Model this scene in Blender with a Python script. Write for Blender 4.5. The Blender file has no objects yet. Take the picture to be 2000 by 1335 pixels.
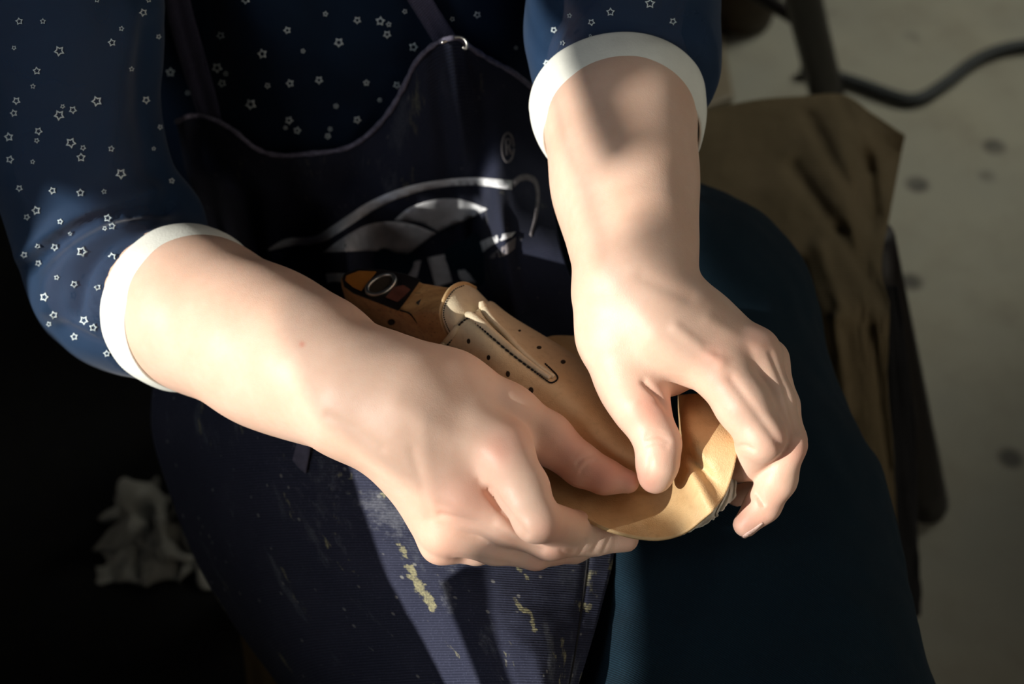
import bpy, bmesh, math, random
import numpy as np
from mathutils import Vector, Matrix, noise
from mathutils.bvhtree import BVHTree
from mathutils.geometry import delaunay_2d_cdt

random.seed(7)
rng = np.random.default_rng(7)
scene = bpy.context.scene
COL = scene.collection

# ------------------------------------------------------------------ camera
CAM_H = 1.23                       # camera height above the floor
PITCH = math.radians(50)
FPX = 2000 * 50.0 / 36.0           # focal length in pixels of the 2000x1335 frame
cam_d = bpy.data.cameras.new('camera')
cam = bpy.data.objects.new('camera', cam_d)
COL.objects.link(cam)
cam.location = (0, 0, CAM_H)
cam.rotation_euler = (math.radians(90) - PITCH, 0, 0)
cam_d.lens = 50
cam_d.sensor_width = 36
cam_d.clip_start = 0.02
cam_d.dof.use_dof = True
cam_d.dof.focus_distance = 0.712
cam_d.dof.aperture_fstop = 6.3
scene.camera = cam
CM = np.array([[1, 0, 0], [0, math.sin(PITCH), -math.cos(PITCH)], [0, math.cos(PITCH), math.sin(PITCH)]])  # camera axes -> world

# ------------------------------------------------------------------ world, sun, sky light, exposure
world = bpy.data.worlds.new('world')
scene.world = world
world.use_nodes = True
bg = world.node_tree.nodes['Background']
bg.inputs[0].default_value = (0.55, 0.7, 1.0, 1)
bg.inputs[1].default_value = 0.012

SUN_TO = Vector(CM @ np.array([-0.78, -0.08, 0.62])).normalized()   # towards the sun
sun_d = bpy.data.lights.new('sun', 'SUN')
sun_d.energy = 6.4
sun_d.angle = math.radians(0.4)
sun_d.color = (1.0, 0.94, 0.85)
sun = bpy.data.objects.new('sun', sun_d)
COL.objects.link(sun)
sun.location = SUN_TO * 4
sun.rotation_euler = SUN_TO.to_track_quat('Z', 'Y').to_euler()

WALL_X, WALL_R = -1.35, 1.65
def daylight(name, loc, target, sx, sy, energy, color, spread=180):
    d = bpy.data.lights.new(name, 'AREA'); d.shape = 'RECTANGLE'; d.size = sx; d.size_y = sy; d.energy = energy; d.color = color; d.spread = math.radians(spread)
    o = bpy.data.objects.new(name, d); COL.objects.link(o); o.location = loc
    o.rotation_euler = (Vector(target) - Vector(loc)).to_track_quat('-Z', 'Z').to_euler()
    return o
daylight('window_daylight', (WALL_X - 0.12, -0.62, 1.75), (0, -0.62, 1.75), 0.95, 0.9, 14, (0.92, 0.96, 1.0))
daylight('window_daylight', (WALL_R + 0.12, 2.0, 2.2), (0.75, 1.4, 0.0), 0.8, 0.6, 4.6, (0.98, 1.0, 0.90), 80)

vs = scene.view_settings
vs.view_transform = 'Standard'
vs.look = 'None'
vs.exposure = 0.0
vs.gamma = 1.0
vs.use_curve_mapping = False

# ------------------------------------------------------------------ helpers
def c2w(v):
    """camera-space millimetres (x right, y up, z towards the viewer) -> world metres"""
    v = np.asarray(v, float) / 1000.0
    return v @ CM.T + np.array([0, 0, CAM_H])

def pc(px, py, d):
    """picture position and distance in mm -> camera-space mm"""
    return np.array([(px - 1000.0) * d / FPX, (667.5 - py) * d / FPX, -float(d)])

def P(px, py, d):
    return Vector(c2w(pc(px, py, d)))

def w2px(v):
    c = (np.asarray(v, float) - np.array([0, 0, CAM_H])) @ CM
    d = -c[..., 2]
    return np.stack([1000 + c[..., 0] / d * FPX, 667.5 - c[..., 1] / d * FPX, d * 1000], -1)

def link(o, parent=None):
    COL.objects.link(o)
    if parent is not None:
        o.parent = parent
        o.matrix_parent_inverse = parent.matrix_world.inverted()
    return o

def tag(o, label=None, cat=None, group=None, kind=None):
    if label: o['label'] = label
    if cat: o['category'] = cat
    if group: o['group'] = group
    if kind: o['kind'] = kind
    return o

def empty(name, loc):
    o = bpy.data.objects.new(name, None)
    o.empty_display_size = 0.05
    COL.objects.link(o)
    o.location = loc
    bpy.context.view_layer.update()
    return o

def mesh_obj(name, verts, faces, mat, parent=None, smooth=True, uv=None):
    me = bpy.data.meshes.new(name)
    me.from_pydata([tuple(map(float, v)) for v in verts], [], [tuple(map(int, f)) for f in faces])
    me.materials.append(mat)
    if smooth:
        me.polygons.foreach_set('use_smooth', [True] * len(me.polygons))
    if uv is not None:
        l = me.uv_layers.new(name='UVMap')
        idx = np.empty(len(me.loops), dtype=np.int32)
        me.loops.foreach_get('vertex_index', idx)
        l.data.foreach_set('uv', np.asarray(uv, dtype=np.float32)[idx].ravel())
    me.update()
    o = bpy.data.objects.new(name, me)
    return link(o, parent)

def fix_normals(o):
    bm = bmesh.new(); bm.from_mesh(o.data)
    bmesh.ops.recalc_face_normals(bm, faces=bm.faces)
    bm.to_mesh(o.data); bm.free()

def spline(pts, n, closed=False):
    """Catmull-Rom through pts (k x dim), n samples"""
    p = np.asarray(pts, float)
    k = len(p)
    t = np.linspace(0, k if closed else k - 1, n, endpoint=not closed)
    i = np.floor(t).astype(int)
    if not closed: i = np.minimum(i, k - 2)
    f = (t - i)[:, None]
    if closed:
        g = lambda j: p[j % k]
    else:
        e = np.vstack([2 * p[0] - p[1], p, 2 * p[-1] - p[-2]])
        g = lambda j: e[np.clip(j + 1, 0, k + 1)]
    a, b, c, d = g(i - 1), g(i), g(i + 1), g(i + 2)
    return 0.5 * (2 * b + (c - a) * f + (2 * a - 5 * b + 4 * c - d) * f ** 2 + (3 * b - a - 3 * c + d) * f ** 3)

def net(ctrl, nu, nv):
    """control net rows x cols x dim -> nu x nv x dim"""
    c = np.asarray(ctrl, float)
    r = np.stack([spline(row, nv) for row in c])
    return np.stack([spline(r[:, j], nu) for j in range(nv)], 1)

def sheet(name, grid_px, mat, parent=None, thick=1.0, off=0.0):
    """grid of (px,py,d) -> cloth or leather sheet of the given thickness in mm"""
    nu, nv, _ = grid_px.shape
    g = grid_px.reshape(-1, 3)
    cs = np.stack([(g[:, 0] - 1000) * g[:, 2] / FPX, (667.5 - g[:, 1]) * g[:, 2] / FPX, -g[:, 2]], 1)
    w = c2w(cs)
    W = w.reshape(nu, nv, 3)
    du = np.concatenate([[0], np.cumsum(np.linalg.norm(np.diff(W[:, nv // 2], axis=0), axis=1))])
    dv = np.concatenate([[0], np.cumsum(np.linalg.norm(np.diff(W[nu // 2], axis=0), axis=1))])
    uv = np.stack(np.meshgrid(dv, du), -1).reshape(-1, 2)
    i = np.arange(nu - 1)[:, None] * nv + np.arange(nv - 1)[None]
    i = i.ravel()
    f = np.stack([i, i + 1, i + nv + 1, i + nv], 1)
    a, b, c = w[f[:, 0]], w[f[:, 1]], w[f[:, 2]]
    nrm = np.cross(b - a, c - a).sum(0)
    if np.dot(nrm, CM @ np.array([0, 0, 1.0])) < 0: f = f[:, ::-1]
    o = mesh_obj(name, w, f, mat, parent, uv=uv)
    if thick:
        m = o.modifiers.new('thickness', 'SOLIDIFY'); m.thickness = thick / 1000; m.offset = -1
    return o

def bvh_of(*objs):
    vs_, fs, n = [], [], 0
    for o in objs:
        M = o.matrix_world
        v = [M @ x.co for x in o.data.vertices]
        vs_ += v
        fs += [[i + n for i in p.vertices] for p in o.data.polygons]
        n += len(v)
    return BVHTree.FromPolygons(vs_, fs)

CAMP = Vector((0, 0, CAM_H))
def cast(bvh, px, py):
    """distance (mm, along the view axis) at which the surface lies behind a picture position"""
    v = P(px, py, 1000) - CAMP
    L = v.length
    h = bvh.ray_cast(CAMP, v / L)
    if h[0] is None: return None
    return h[3] / L * 1000.0

def decal(name, polys, bvh, mat, parent, off=0.6, step=9, thick=0.25):
    """flat print: outlines laid onto a surface as a thin skin"""
    V, Fc = [], []
    for poly in polys:
        poly = [np.array(p, float) for p in poly]
        b = []
        for p, q in zip(poly, poly[1:] + poly[:1]):
            n = max(1, int(np.linalg.norm(q - p) / step))
            for k in range(n): b.append(p + (q - p) * k / n)
        b = np.array(b)
        n0 = len(b)
        pts = [Vector(x) for x in b]
        x0, y0 = b.min(0); x1, y1 = b.max(0)
        for x in np.arange(x0 + step / 2, x1, step):
            for y in np.arange(y0 + step / 2, y1, step):
                if np.min(np.hypot(b[:, 0] - x, b[:, 1] - y)) > step * 0.45: pts.append(Vector((x, y)))
        edges = [(k, (k + 1) % n0) for k in range(n0)]
        r = delaunay_2d_cdt(pts, edges, [], 1, 1e-4)
        base = len(V); ok = True; last = 800
        for p in r[0]:
            d = cast(bvh, p.x, p.y)
            if d is None: d = last + off
            last = d
            V.append(P(p.x, p.y, d - off))
        Fc += [[base + k for k in f] for f in r[2]]
    o = mesh_obj(name, V, Fc, mat, parent)
    m = o.modifiers.new('thickness', 'SOLIDIFY'); m.thickness = thick / 1000; m.offset = 1
    return o

def tube(name, pts, rads, mat, parent=None, seg=10, closed=False, cap=True):
    """pts: k x 3 world, rads: metres"""
    pts = np.asarray(pts, float); k = len(pts)
    rads = np.broadcast_to(np.asarray(rads, float), (k,))
    V, Fc = [], []
    T = np.gradient(pts, axis=0)
    if closed: T = np.roll(pts, -1, 0) - np.roll(pts, 1, 0)
    ref = np.array([0.3, 0.2, 0.93]); up = None
    for i in range(k):
        t = T[i] / (np.linalg.norm(T[i]) + 1e-12)
        u = (ref if up is None else up); u = u - t * np.dot(u, t); u /= np.linalg.norm(u) + 1e-12
        up = u; w = np.cross(t, u)
        for s in range(seg):
            a = 2 * math.pi * s / seg
            V.append(pts[i] + rads[i] * (math.cos(a) * u + math.sin(a) * w))
    n = k if closed else k - 1
    for i in range(n):
        for s in range(seg):
            j = (i + 1) % k
            Fc.append((i * seg + s, i * seg + (s + 1) % seg, j * seg + (s + 1) % seg, j * seg + s))
    if cap and not closed:
        Fc.append(tuple(range(seg))[::-1]); Fc.append(tuple((k - 1) * seg + s for s in range(seg)))
    return mesh_obj(name, V, Fc, mat, parent)

# ---- implicit surfaces -------------------------------------------------
class SDF:
    """distance field on a regular grid in camera-space mm, turned into one smooth mesh"""
    def __init__(s, lo, hi, h):
        s.lo = np.array(lo, float); s.h = h
        s.n = (np.ceil((np.array(hi) - s.lo) / h).astype(int) + 1)
        s.ax = [s.lo[i] + h * np.arange(s.n[i]) for i in range(3)]
    def new(s): return np.full(s.n, 60.0, np.float32)
    def cone(s, f, a, ra, b, rb, k=0.0):
        """union of a tapered capsule into field f, blended over k mm"""
        a, b = np.asarray(a, float), np.asarray(b, float)
        pad = max(k, 4) + 6
        lo = np.minimum(a - ra, b - rb) - pad; hi = np.maximum(a + ra, b + rb) + pad
        sl = []
        for i in range(3):
            i0 = int(max(0, np.floor((lo[i] - s.lo[i]) / s.h))); i1 = int(min(s.n[i], np.ceil((hi[i] - s.lo[i]) / s.h) + 1))
            if i1 <= i0: return f
            sl.append(slice(i0, i1))
        X = s.ax[0][sl[0]][:, None, None].astype(np.float32); Y = s.ax[1][sl[1]][None, :, None].astype(np.float32); Z = s.ax[2][sl[2]][None, None, :].astype(np.float32)
        ba = b - a; q = float(ba @ ba) + 1e-9
        t = ((X - a[0]) * ba[0] + (Y - a[1]) * ba[1] + (Z - a[2]) * ba[2]) / q
        np.clip(t, 0, 1, out=t)
        D = np.sqrt((X - a[0] - t * ba[0]) ** 2 + (Y - a[1] - t * ba[1]) ** 2 + (Z - a[2] - t * ba[2]) ** 2) - (ra + t * (rb - ra))
        g = f[sl[0], sl[1], sl[2]]
        if k > 0:
            hh = np.maximum(k - np.abs(g - D), 0) / k
            g[...] = np.minimum(g, D) - hh * hh * k * 0.25
        else:
            np.minimum(g, D, out=g)
        return f
    def smin(s, a, b, k):
        hh = np.maximum(k - np.abs(a - b), 0) / k
        return np.minimum(a, b) - hh * hh * k * 0.25
    def mesh(s, f):
        """surface nets"""
        f = f.copy()
        for ax in range(3):
            sl = [slice(None)] * 3
            sl[ax] = 0; f[tuple(sl)] = 5; sl[ax] = -1; f[tuple(sl)] = 5
        ins = f < 0
        nx, ny, nz = s.n
        c = [ins[i:nx - 1 + i, j:ny - 1 + j, k:nz - 1 + k] for i in (0, 1) for j in (0, 1) for k in (0, 1)]
        cnt = sum(x.astype(np.int8) for x in c)
        cell = (cnt > 0) & (cnt < 8)
        I = np.argwhere(cell)
        idx = np.full(cell.shape, -1, np.int64); idx[cell] = np.arange(len(I))
        acc = np.zeros((len(I), 3)); num = np.zeros(len(I))
        for ax in range(3):
            o1, o2 = [a for a in range(3) if a != ax]
            for p in (0, 1):
                for q in (0, 1):
                    A = I.copy(); A[:, o1] += p; A[:, o2] += q
                    B = A.copy(); B[:, ax] += 1
                    fa = f[A[:, 0], A[:, 1], A[:, 2]]; fb = f[B[:, 0], B[:, 1], B[:, 2]]
                    m = (fa < 0) != (fb < 0)
                    t = np.where(m, fa / np.where(m, fa - fb, 1), 0)
                    pt = A.astype(float); pt[:, ax] += t
                    acc[m] += pt[m]; num[m] += 1
        V = s.lo + (acc / num[:, None]) * s.h
        Fs = []
        for ax in range(3):
            o1, o2 = [a for a in range(3) if a != ax]
            sa = [slice(None)] * 3; sb = [slice(None)] * 3
            sa[ax] = slice(0, -1); sb[ax] = slice(1, None)
            a, b = ins[tuple(sa)], ins[tuple(sb)]
            E = np.argwhere(a != b)
            E = E[(E[:, o1] > 0) & (E[:, o2] > 0) & (E[:, o1] < s.n[o1] - 1) & (E[:, o2] < s.n[o2] - 1)]
            def at(p, q):
                K = E.copy(); K[:, o1] -= p; K[:, o2] -= q
                return idx[K[:, 0], K[:, 1], K[:, 2]]
            Q = np.stack([at(1, 1), at(0, 1), at(0, 0), at(1, 0)], 1)
            flip = a[E[:, 0], E[:, 1], E[:, 2]]
            if ax == 1: flip = ~flip
            Q[~flip] = Q[~flip][:, ::-1]
            Fs.append(Q[(Q >= 0).all(1)])
        return V, np.concatenate(Fs)

def smooth_verts(V, Fq, it=2, lam=0.5):
    n = len(V)
    e = np.concatenate([Fq[:, [0, 1]], Fq[:, [1, 2]], Fq[:, [2, 3]], Fq[:, [3, 0]]])
    e = np.concatenate([e, e[:, ::-1]])
    deg = np.bincount(e[:, 0], minlength=n).clip(1)
    for _ in range(it):
        s = np.stack([np.bincount(e[:, 0], weights=V[e[:, 1], k], minlength=n) for k in range(3)], 1) / deg[:, None]
        V = V + lam * (s - V)
    return V

def vert_normals(V, Fq):
    n = np.cross(V[Fq[:, 2]] - V[Fq[:, 0]], V[Fq[:, 3]] - V[Fq[:, 1]])
    N = np.stack([sum(np.bincount(Fq[:, j], weights=n[:, k], minlength=len(V)) for j in range(4)) for k in range(3)], 1)
    return N / (np.linalg.norm(N, axis=1)[:, None] + 1e-12)

def c2px(V):
    d = -V[:, 2]
    return np.stack([1000 + V[:, 0] / d * FPX, 667.5 - V[:, 1] / d * FPX, d], 1)

def poly_dist(XY, pts):
    best = np.full(len(XY), 1e9)
    for a, b in zip(pts[:-1], pts[1:]):
        a = np.array(a[:2], float); b = np.array(b[:2], float); ba = b - a
        t = np.clip(((XY - a) @ ba) / (ba @ ba + 1e-9), 0, 1)
        best = np.minimum(best, np.linalg.norm(XY - a - t[:, None] * ba, axis=1))
    return best

# ------------------------------------------------------------------ materials
class NT:
    def __init__(s, name):
        s.m = bpy.data.materials.new(name); s.m.use_nodes = True
        s.t = s.m.node_tree; s.N = s.t.nodes; s.b = s.N['Principled BSDF']; s.out = s.N['Material Output']
    def n(s, typ, **kw):
        x = s.N.new(typ)
        for k, v in kw.items(): setattr(x, k, v)
        return x
    def set(s, node, **kw):
        for k, v in kw.items():
            sock = node.inputs[k.replace('_', ' ')]
            if isinstance(v, bpy.types.NodeSocket): s.t.links.new(v, sock)
            else: sock.default_value = v
    def math(s, op, a, b=None, clamp=False):
        x = s.n('ShaderNodeMath', operation=op, use_clamp=clamp)
        for i, v in enumerate((a, b)):
            if v is None: continue
            if isinstance(v, bpy.types.NodeSocket): s.t.links.new(v, x.inputs[i])
            else: x.inputs[i].default_value = v
        return x.outputs[0]
    def coord(s, kind='Object'):
        return s.n('ShaderNodeTexCoord').outputs[kind]
    def noise(s, vec, scale, detail=4, rough=0.55, out='Fac'):
        x = s.n('ShaderNodeTexNoise'); s.t.links.new(vec, x.inputs['Vector'])
        x.inputs['Scale'].default_value = scale; x.inputs['Detail'].default_value = detail; x.inputs['Roughness'].default_value = rough
        return x.outputs[out]
    def ramp(s, fac, stops):
        x = s.n('ShaderNodeValToRGB'); s.t.links.new(fac, x.inputs[0])
        e = x.color_ramp.elements
        while len(e) < len(stops): e.new(0.5)
        for k, (p, c) in enumerate(stops):
            e[k].position = p; e[k].color = (c, c, c, 1) if isinstance(c, (int, float)) else (*c, 1)
        return x.outputs[0]
    def mix(s, fac, a, b):
        x = s.n('ShaderNodeMix', data_type='RGBA')
        for sock, v in ((x.inputs[0], fac), (x.inputs[6], a), (x.inputs[7], b)):
            if isinstance(v, bpy.types.NodeSocket): s.t.links.new(v, sock)
            elif isinstance(v, (int, float)): sock.default_value = v
            else: sock.default_value = (*v, 1)
        return x.outputs[2]
    def bump(s, h, strength=0.3, dist=0.001):
        x = s.n('ShaderNodeBump'); s.t.links.new(h, x.inputs['Height'])
        x.inputs['Strength'].default_value = strength; x.inputs['Distance'].default_value = dist
        s.t.links.new(x.outputs[0], s.b.inputs['Normal'])
        return x.outputs[0]
    def base(s, c):
        if isinstance(c, bpy.types.NodeSocket): s.t.links.new(c, s.b.inputs['Base Color'])
        else: s.b.inputs['Base Color'].default_value = (*c, 1)

def simple(name, col, rough=0.6, metal=0.0, var=0.15, scale=60, bump=0.15, spec=0.4):
    k = NT(name)
    nz = k.noise(k.coord(), scale, 5)
    lo = tuple(c * (1 - var) for c in col); hi = tuple(min(1, c * (1 + var)) for c in col)
    k.base(k.mix(k.ramp(nz, [(0.3, 0.0), (0.7, 1.0)]), lo, hi))
    k.b.inputs['Roughness'].default_value = rough; k.b.inputs['Metallic'].default_value = metal
    k.b.inputs['Specular IOR Level'].default_value = spec
    if bump: k.bump(k.noise(k.coord(), scale * 8, 3), bump, 0.0006)
    return k.m

def skin_mat():
    k = NT('skin')
    co = k.coord()
    big = k.noise(co, 35, 4); fine = k.noise(co, 180, 5)
    c = k.mix(k.ramp(big, [(0.35, 0.0), (0.7, 1.0)]), (0.71, 0.475, 0.36), (0.77, 0.54, 0.425))
    c = k.mix(k.math('MULTIPLY', k.ramp(fine, [(0.4, 0.0), (0.75, 1.0)]), 0.25), c, (0.70, 0.42, 0.31))
    red = k.n('ShaderNodeAttribute', attribute_name='redness').outputs['Fac']
    c = k.mix(red, c, (0.68, 0.29, 0.21))
    k.base(c)
    k.b.inputs['Roughness'].default_value = 0.48
    k.b.inputs['Specular IOR Level'].default_value = 0.35
    k.b.inputs['Subsurface Weight'].default_value = 0.25
    k.b.inputs['Subsurface Radius'].default_value = (1.0, 0.4, 0.22)
    k.b.inputs['Subsurface Scale'].default_value = 0.004
    v = k.n('ShaderNodeTexVoronoi', feature='DISTANCE_TO_EDGE'); k.t.links.new(co, v.inputs['Vector']); v.inputs['Scale'].default_value = 900
    h = k.math('ADD', k.math('MULTIPLY', v.outputs['Distance'], 0.6), k.math('MULTIPLY', k.noise(co, 300, 5), 0.8))
    k.bump(h, 0.16, 0.0007)
    return k.m

def twill_mat(name, col, col2, lines=1.5,  ang=0.0, stain=0.0, rough=0.9, wear=0.3, line_c=0.35):
    """woven cloth: diagonal or ribbed weave on the UV in metres, faded patches, smeared paint and glue"""
    k = NT(name)
    uv = k.coord('UV'); co = k.coord()
    mp = k.n('ShaderNodeMapping'); k.t.links.new(uv, mp.inputs['Vector']); mp.inputs['Rotation'].default_value = (0, 0, ang)
    nzv = k.noise(uv, 25, 2, out='Color')
    w = k.n('ShaderNodeTexWave', wave_type='BANDS', bands_direction='Y'); k.t.links.new(mp.outputs[0], w.inputs['Vector'])
    w.inputs['Scale'].default_value = 0.31416 / (lines / 1000.0); w.inputs['Distortion'].default_value = 1.2; w.inputs['Detail'].default_value = 2; w.inputs['Detail Scale'].default_value = 0.4
    wf = w.outputs['Fac']
    big = k.noise(co, 18, 5, 0.6); fine = k.noise(co, 900, 3)
    c = k.mix(k.ramp(big, [(0.35, 0.0), (0.7, 1.0)]), col, col2)
    c = k.mix(k.math('MULTIPLY', wf, line_c), c, tuple(min(1, x * 2.6 + 0.004) for x in col2))
    c = k.mix(k.math('MULTIPLY', k.ramp(fine, [(0.55, 0.0), (0.8, 1.0)]), wear), c, tuple(min(1, x * 4 + 0.012) for x in col2))
    if stain:
        mpp = k.n('ShaderNodeMapping'); k.t.links.new(uv, mpp.inputs['Vector']); mpp.inputs['Rotation'].default_value = (0, 0, 0.9); mpp.inputs['Scale'].default_value = (1, 0.45, 1)
        reg = k.ramp(k.noise(co, 9, 2), [(0.42, 0.0), (0.62, 1.0)])
        s1 = k.ramp(k.noise(mpp.outputs[0], 42, 5, 0.62), [(0.56, 0.0), (0.66, 1.0)])
        s2 = k.ramp(k.noise(mpp.outputs[0], 40, 6, 0.68), [(0.62, 0.0), (0.68, 1.0)])
        sp = k.n('ShaderNodeTexVoronoi'); k.t.links.new(uv, sp.inputs['Vector']); sp.inputs['Scale'].default_value = 110
        s3 = k.math('MULTIPLY', k.ramp(sp.outputs['Distance'], [(0.10, 1.0), (0.16, 0.0)]), k.ramp(k.noise(uv, 60, 1), [(0.5, 0.0), (0.55, 1.0)]))
        g = k.ramp(fine, [(0.3, 0.35), (0.65, 1.0)])
        nzm = k.math('MULTIPLY', k.math('SUBTRACT', k.noise(uv, 190, 6, 0.7), 0.5), 2.4)
        yl = k.ramp(k.math('ADD', k.n('ShaderNodeAttribute', attribute_name='smear').outputs['Fac'], nzm), [(0.62, 0.0), (0.8, 1.0)])
        gr = k.ramp(k.math('ADD', k.n('ShaderNodeAttribute', attribute_name='worn').outputs['Fac'], nzm), [(0.45, 0.0), (0.9, 1.0)])
        c = k.mix(k.math('MULTIPLY', k.math('MULTIPLY', s1, g), k.math('MULTIPLY', reg, 0.55 * stain)), c, (0.20, 0.22, 0.24))
        c = k.mix(k.math('MULTIPLY', k.math('MULTIPLY', s2, g), 0.8 * stain), c, (0.42, 0.40, 0.22))
        c = k.mix(k.math('MULTIPLY', s3, 0.3 * stain), c, (0.55, 0.55, 0.5))
        c = k.mix(k.math('MULTIPLY', k.math('MULTIPLY', gr, g), 0.55), c, (0.17, 0.18, 0.21))
        c = k.mix(k.math('MULTIPLY', k.math('MULTIPLY', yl, g), 0.8), c, (0.36, 0.34, 0.19))
    k.base(c)
    k.b.inputs['Roughness'].default_value = rough
    k.b.inputs['Specular IOR Level'].default_value = 0.12
    k.b.inputs['Sheen Weight'].default_value = 0.03
    k.b.inputs['Sheen Roughness'].default_value = 0.5
    h = k.math('ADD', wf, k.math('MULTIPLY', fine, 0.7))
    k.bump(h, 0.5, 0.0006)
    return k.m

def sheer_mat():
    k = NT('sheer navy chiffon')
    co = k.coord()
    fine = k.noise(co, 1400, 2)
    k.base(k.mix(k.noise(co, 14, 3), (0.006, 0.022, 0.06), (0.012, 0.045, 0.11)))
    k.b.inputs['Roughness'].default_value = 0.75
    k.b.inputs['Specular IOR Level'].default_value = 0.2
    k.b.inputs['Sheen Weight'].default_value = 0.15
    k.bump(fine, 0.15, 0.0003)
    tr = k.n('ShaderNodeBsdfTransparent'); tr.inputs[0].default_value = (0.55, 0.62, 0.8, 1)
    mx = k.n('ShaderNodeMixShader'); mx.inputs[0].default_value = 0.78
    k.t.links.new(tr.outputs[0], mx.inputs[1]); k.t.links.new(k.b.outputs[0], mx.inputs[2]); k.t.links.new(mx.outputs[0], k.out.inputs[0])
    return k.m

def leather_mat(name, c0, c1, pale=None):
    k = NT(name)
    co = k.coord(); uv = k.coord('UV')
    n1 = k.noise(co, 45, 5, 0.6); n2 = k.noise(co, 260, 5, 0.6)
    c = k.mix(k.ramp(n1, [(0.35, 0.0), (0.68, 1.0)]), c0, c1)
    if pale:
        sx = k.n('ShaderNodeSeparateXYZ'); k.t.links.new(uv, sx.inputs[0])
        f = k.math('ADD', sx.outputs[1], k.math('MULTIPLY', k.math('SUBTRACT', n1, 0.5), 0.05))
        c = k.mix(k.ramp(f, [(0.03, 1.0), (0.085, 0.0)]), c, pale)
    c = k.mix(k.math('MULTIPLY', k.ramp(n2, [(0.52, 0.0), (0.8, 1.0)]), 0.35), c, tuple(x * 0.62 for x in c0))
    k.base(c)
    k.b.inputs['Roughness'].default_value = 0.5
    k.b.inputs['Specular IOR Level'].default_value = 0.35
    v = k.n('ShaderNodeTexVoronoi'); k.t.links.new(co, v.inputs['Vector']); v.inputs['Scale'].default_value = 1300
    k.bump(k.math('ADD', v.outputs['Distance'], k.math('MULTIPLY', n2, 1.2)), 0.22, 0.0006)
    return k.m

def wood_mat(name, c0, c1, axis_rot, scale=(14, 170, 170)):
    k = NT(name)
    mp = k.n('ShaderNodeMapping'); k.t.links.new(k.coord(), mp.inputs['Vector'])
    mp.inputs['Rotation'].default_value = axis_rot; mp.inputs['Scale'].default_value = scale
    g = k.noise(mp.outputs[0], 1.0, 5, 0.6)
    mp2 = k.n('ShaderNodeMapping'); k.t.links.new(k.coord(), mp2.inputs['Vector'])
    mp2.inputs['Rotation'].default_value = axis_rot; mp2.inputs['Scale'].default_value = (90, 900, 900)
    d = k.ramp(k.noise(mp2.outputs[0], 1.0, 2), [(0.60, 0.0), (0.68, 1.0)])
    c = k.mix(k.ramp(g, [(0.3, 0.0), (0.7, 1.0)]), c0, c1)
    c = k.mix(k.math('MULTIPLY', d, 0.6), c, tuple(x * 0.35 for x in c0))
    k.base(c)
    k.b.inputs['Roughness'].default_value = 0.48
    k.bump(g, 0.1, 0.0005)
    return k.m

def floor_mat():
    k = NT('worn concrete')
    co = k.coord()
    big = k.noise(co, 2.2, 4, 0.6); mid = k.noise(co, 9, 5, 0.65)
    c = k.mix(k.ramp(big, [(0.35, 0.0), (0.68, 1.0)]), (0.34, 0.33, 0.27), (0.44, 0.41, 0.31))
    c = k.mix(k.math('MULTIPLY', k.ramp(mid, [(0.45, 0.0), (0.75, 1.0)]), 0.45), c, (0.24, 0.20, 0.14))
    sp = k.n('ShaderNodeTexVoronoi'); k.t.links.new(co, sp.inputs['Vector']); sp.inputs['Scale'].default_value = 13; sp.inputs['Randomness'].default_value = 1.0
    spots = k.math('MULTIPLY', k.ramp(sp.outputs['Distance'], [(0.13, 1.0), (0.24, 0.0)]), k.ramp(k.noise(co, 3.3, 2), [(0.46, 0.0), (0.56, 1.0)]))
    c = k.mix(k.math('MULTIPLY', spots, 0.8), c, (0.05, 0.045, 0.04))
    k.base(c)
    k.b.inputs['Roughness'].default_value = 0.75
    k.bump(mid, 0.2, 0.002)
    return k.m

M = {}
M['skin'] = skin_mat()
M['nail'] = simple('fingernail', (0.74, 0.50, 0.42), 0.3, var=0.05, bump=0)
M['sheer'] = sheer_mat()
M['navy'] = simple('lined navy chiffon', (0.004, 0.012, 0.03), 0.8, var=0.3, scale=20, bump=0.2, spec=0.15)
M['star'] = simple('pale star print', (0.62, 0.72, 0.76), 0.8, var=0.1, bump=0)
M['cuff'] = simple('white cotton', (0.80, 0.82, 0.76), 0.85, var=0.04, scale=90, bump=0.25)
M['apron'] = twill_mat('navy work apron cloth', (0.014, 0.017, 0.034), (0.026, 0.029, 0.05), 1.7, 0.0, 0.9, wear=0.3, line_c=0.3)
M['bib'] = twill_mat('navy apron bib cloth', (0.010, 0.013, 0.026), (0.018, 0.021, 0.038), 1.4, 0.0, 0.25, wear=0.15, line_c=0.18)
M['strap'] = twill_mat('navy apron tape', (0.035, 0.036, 0.065), (0.05, 0.05, 0.085), 1.3, 0.6, 0.0, wear=0.25)
M['tie'] = simple('faded lilac tape', (0.11, 0.105, 0.15), 0.9, var=0.2, scale=150, bump=0.3, spec=0.1)
M['hem'] = simple('faded navy hem', (0.14, 0.135, 0.19), 0.9, var=0.4, scale=250, bump=0.3, spec=0.1)
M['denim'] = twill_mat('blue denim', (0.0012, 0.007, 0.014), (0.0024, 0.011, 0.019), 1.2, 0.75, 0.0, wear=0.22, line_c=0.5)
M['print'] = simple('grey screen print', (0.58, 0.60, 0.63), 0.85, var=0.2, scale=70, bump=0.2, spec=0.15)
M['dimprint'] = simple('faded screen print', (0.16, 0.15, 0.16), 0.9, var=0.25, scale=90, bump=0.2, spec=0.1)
M['leather'] = leather_mat('tan leather', (0.62, 0.38, 0.185), (0.71, 0.46, 0.24), pale=(0.78, 0.64, 0.43))
M['lip'] = leather_mat('tan leather flesh side', (0.60, 0.38, 0.18), (0.70, 0.48, 0.25))
M['pale_leather'] = leather_mat('pale leather', (0.70, 0.56, 0.37), (0.78, 0.66, 0.47))
M['thread'] = simple('dark thread', (0.012, 0.012, 0.014), 0.8, bump=0)
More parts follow.
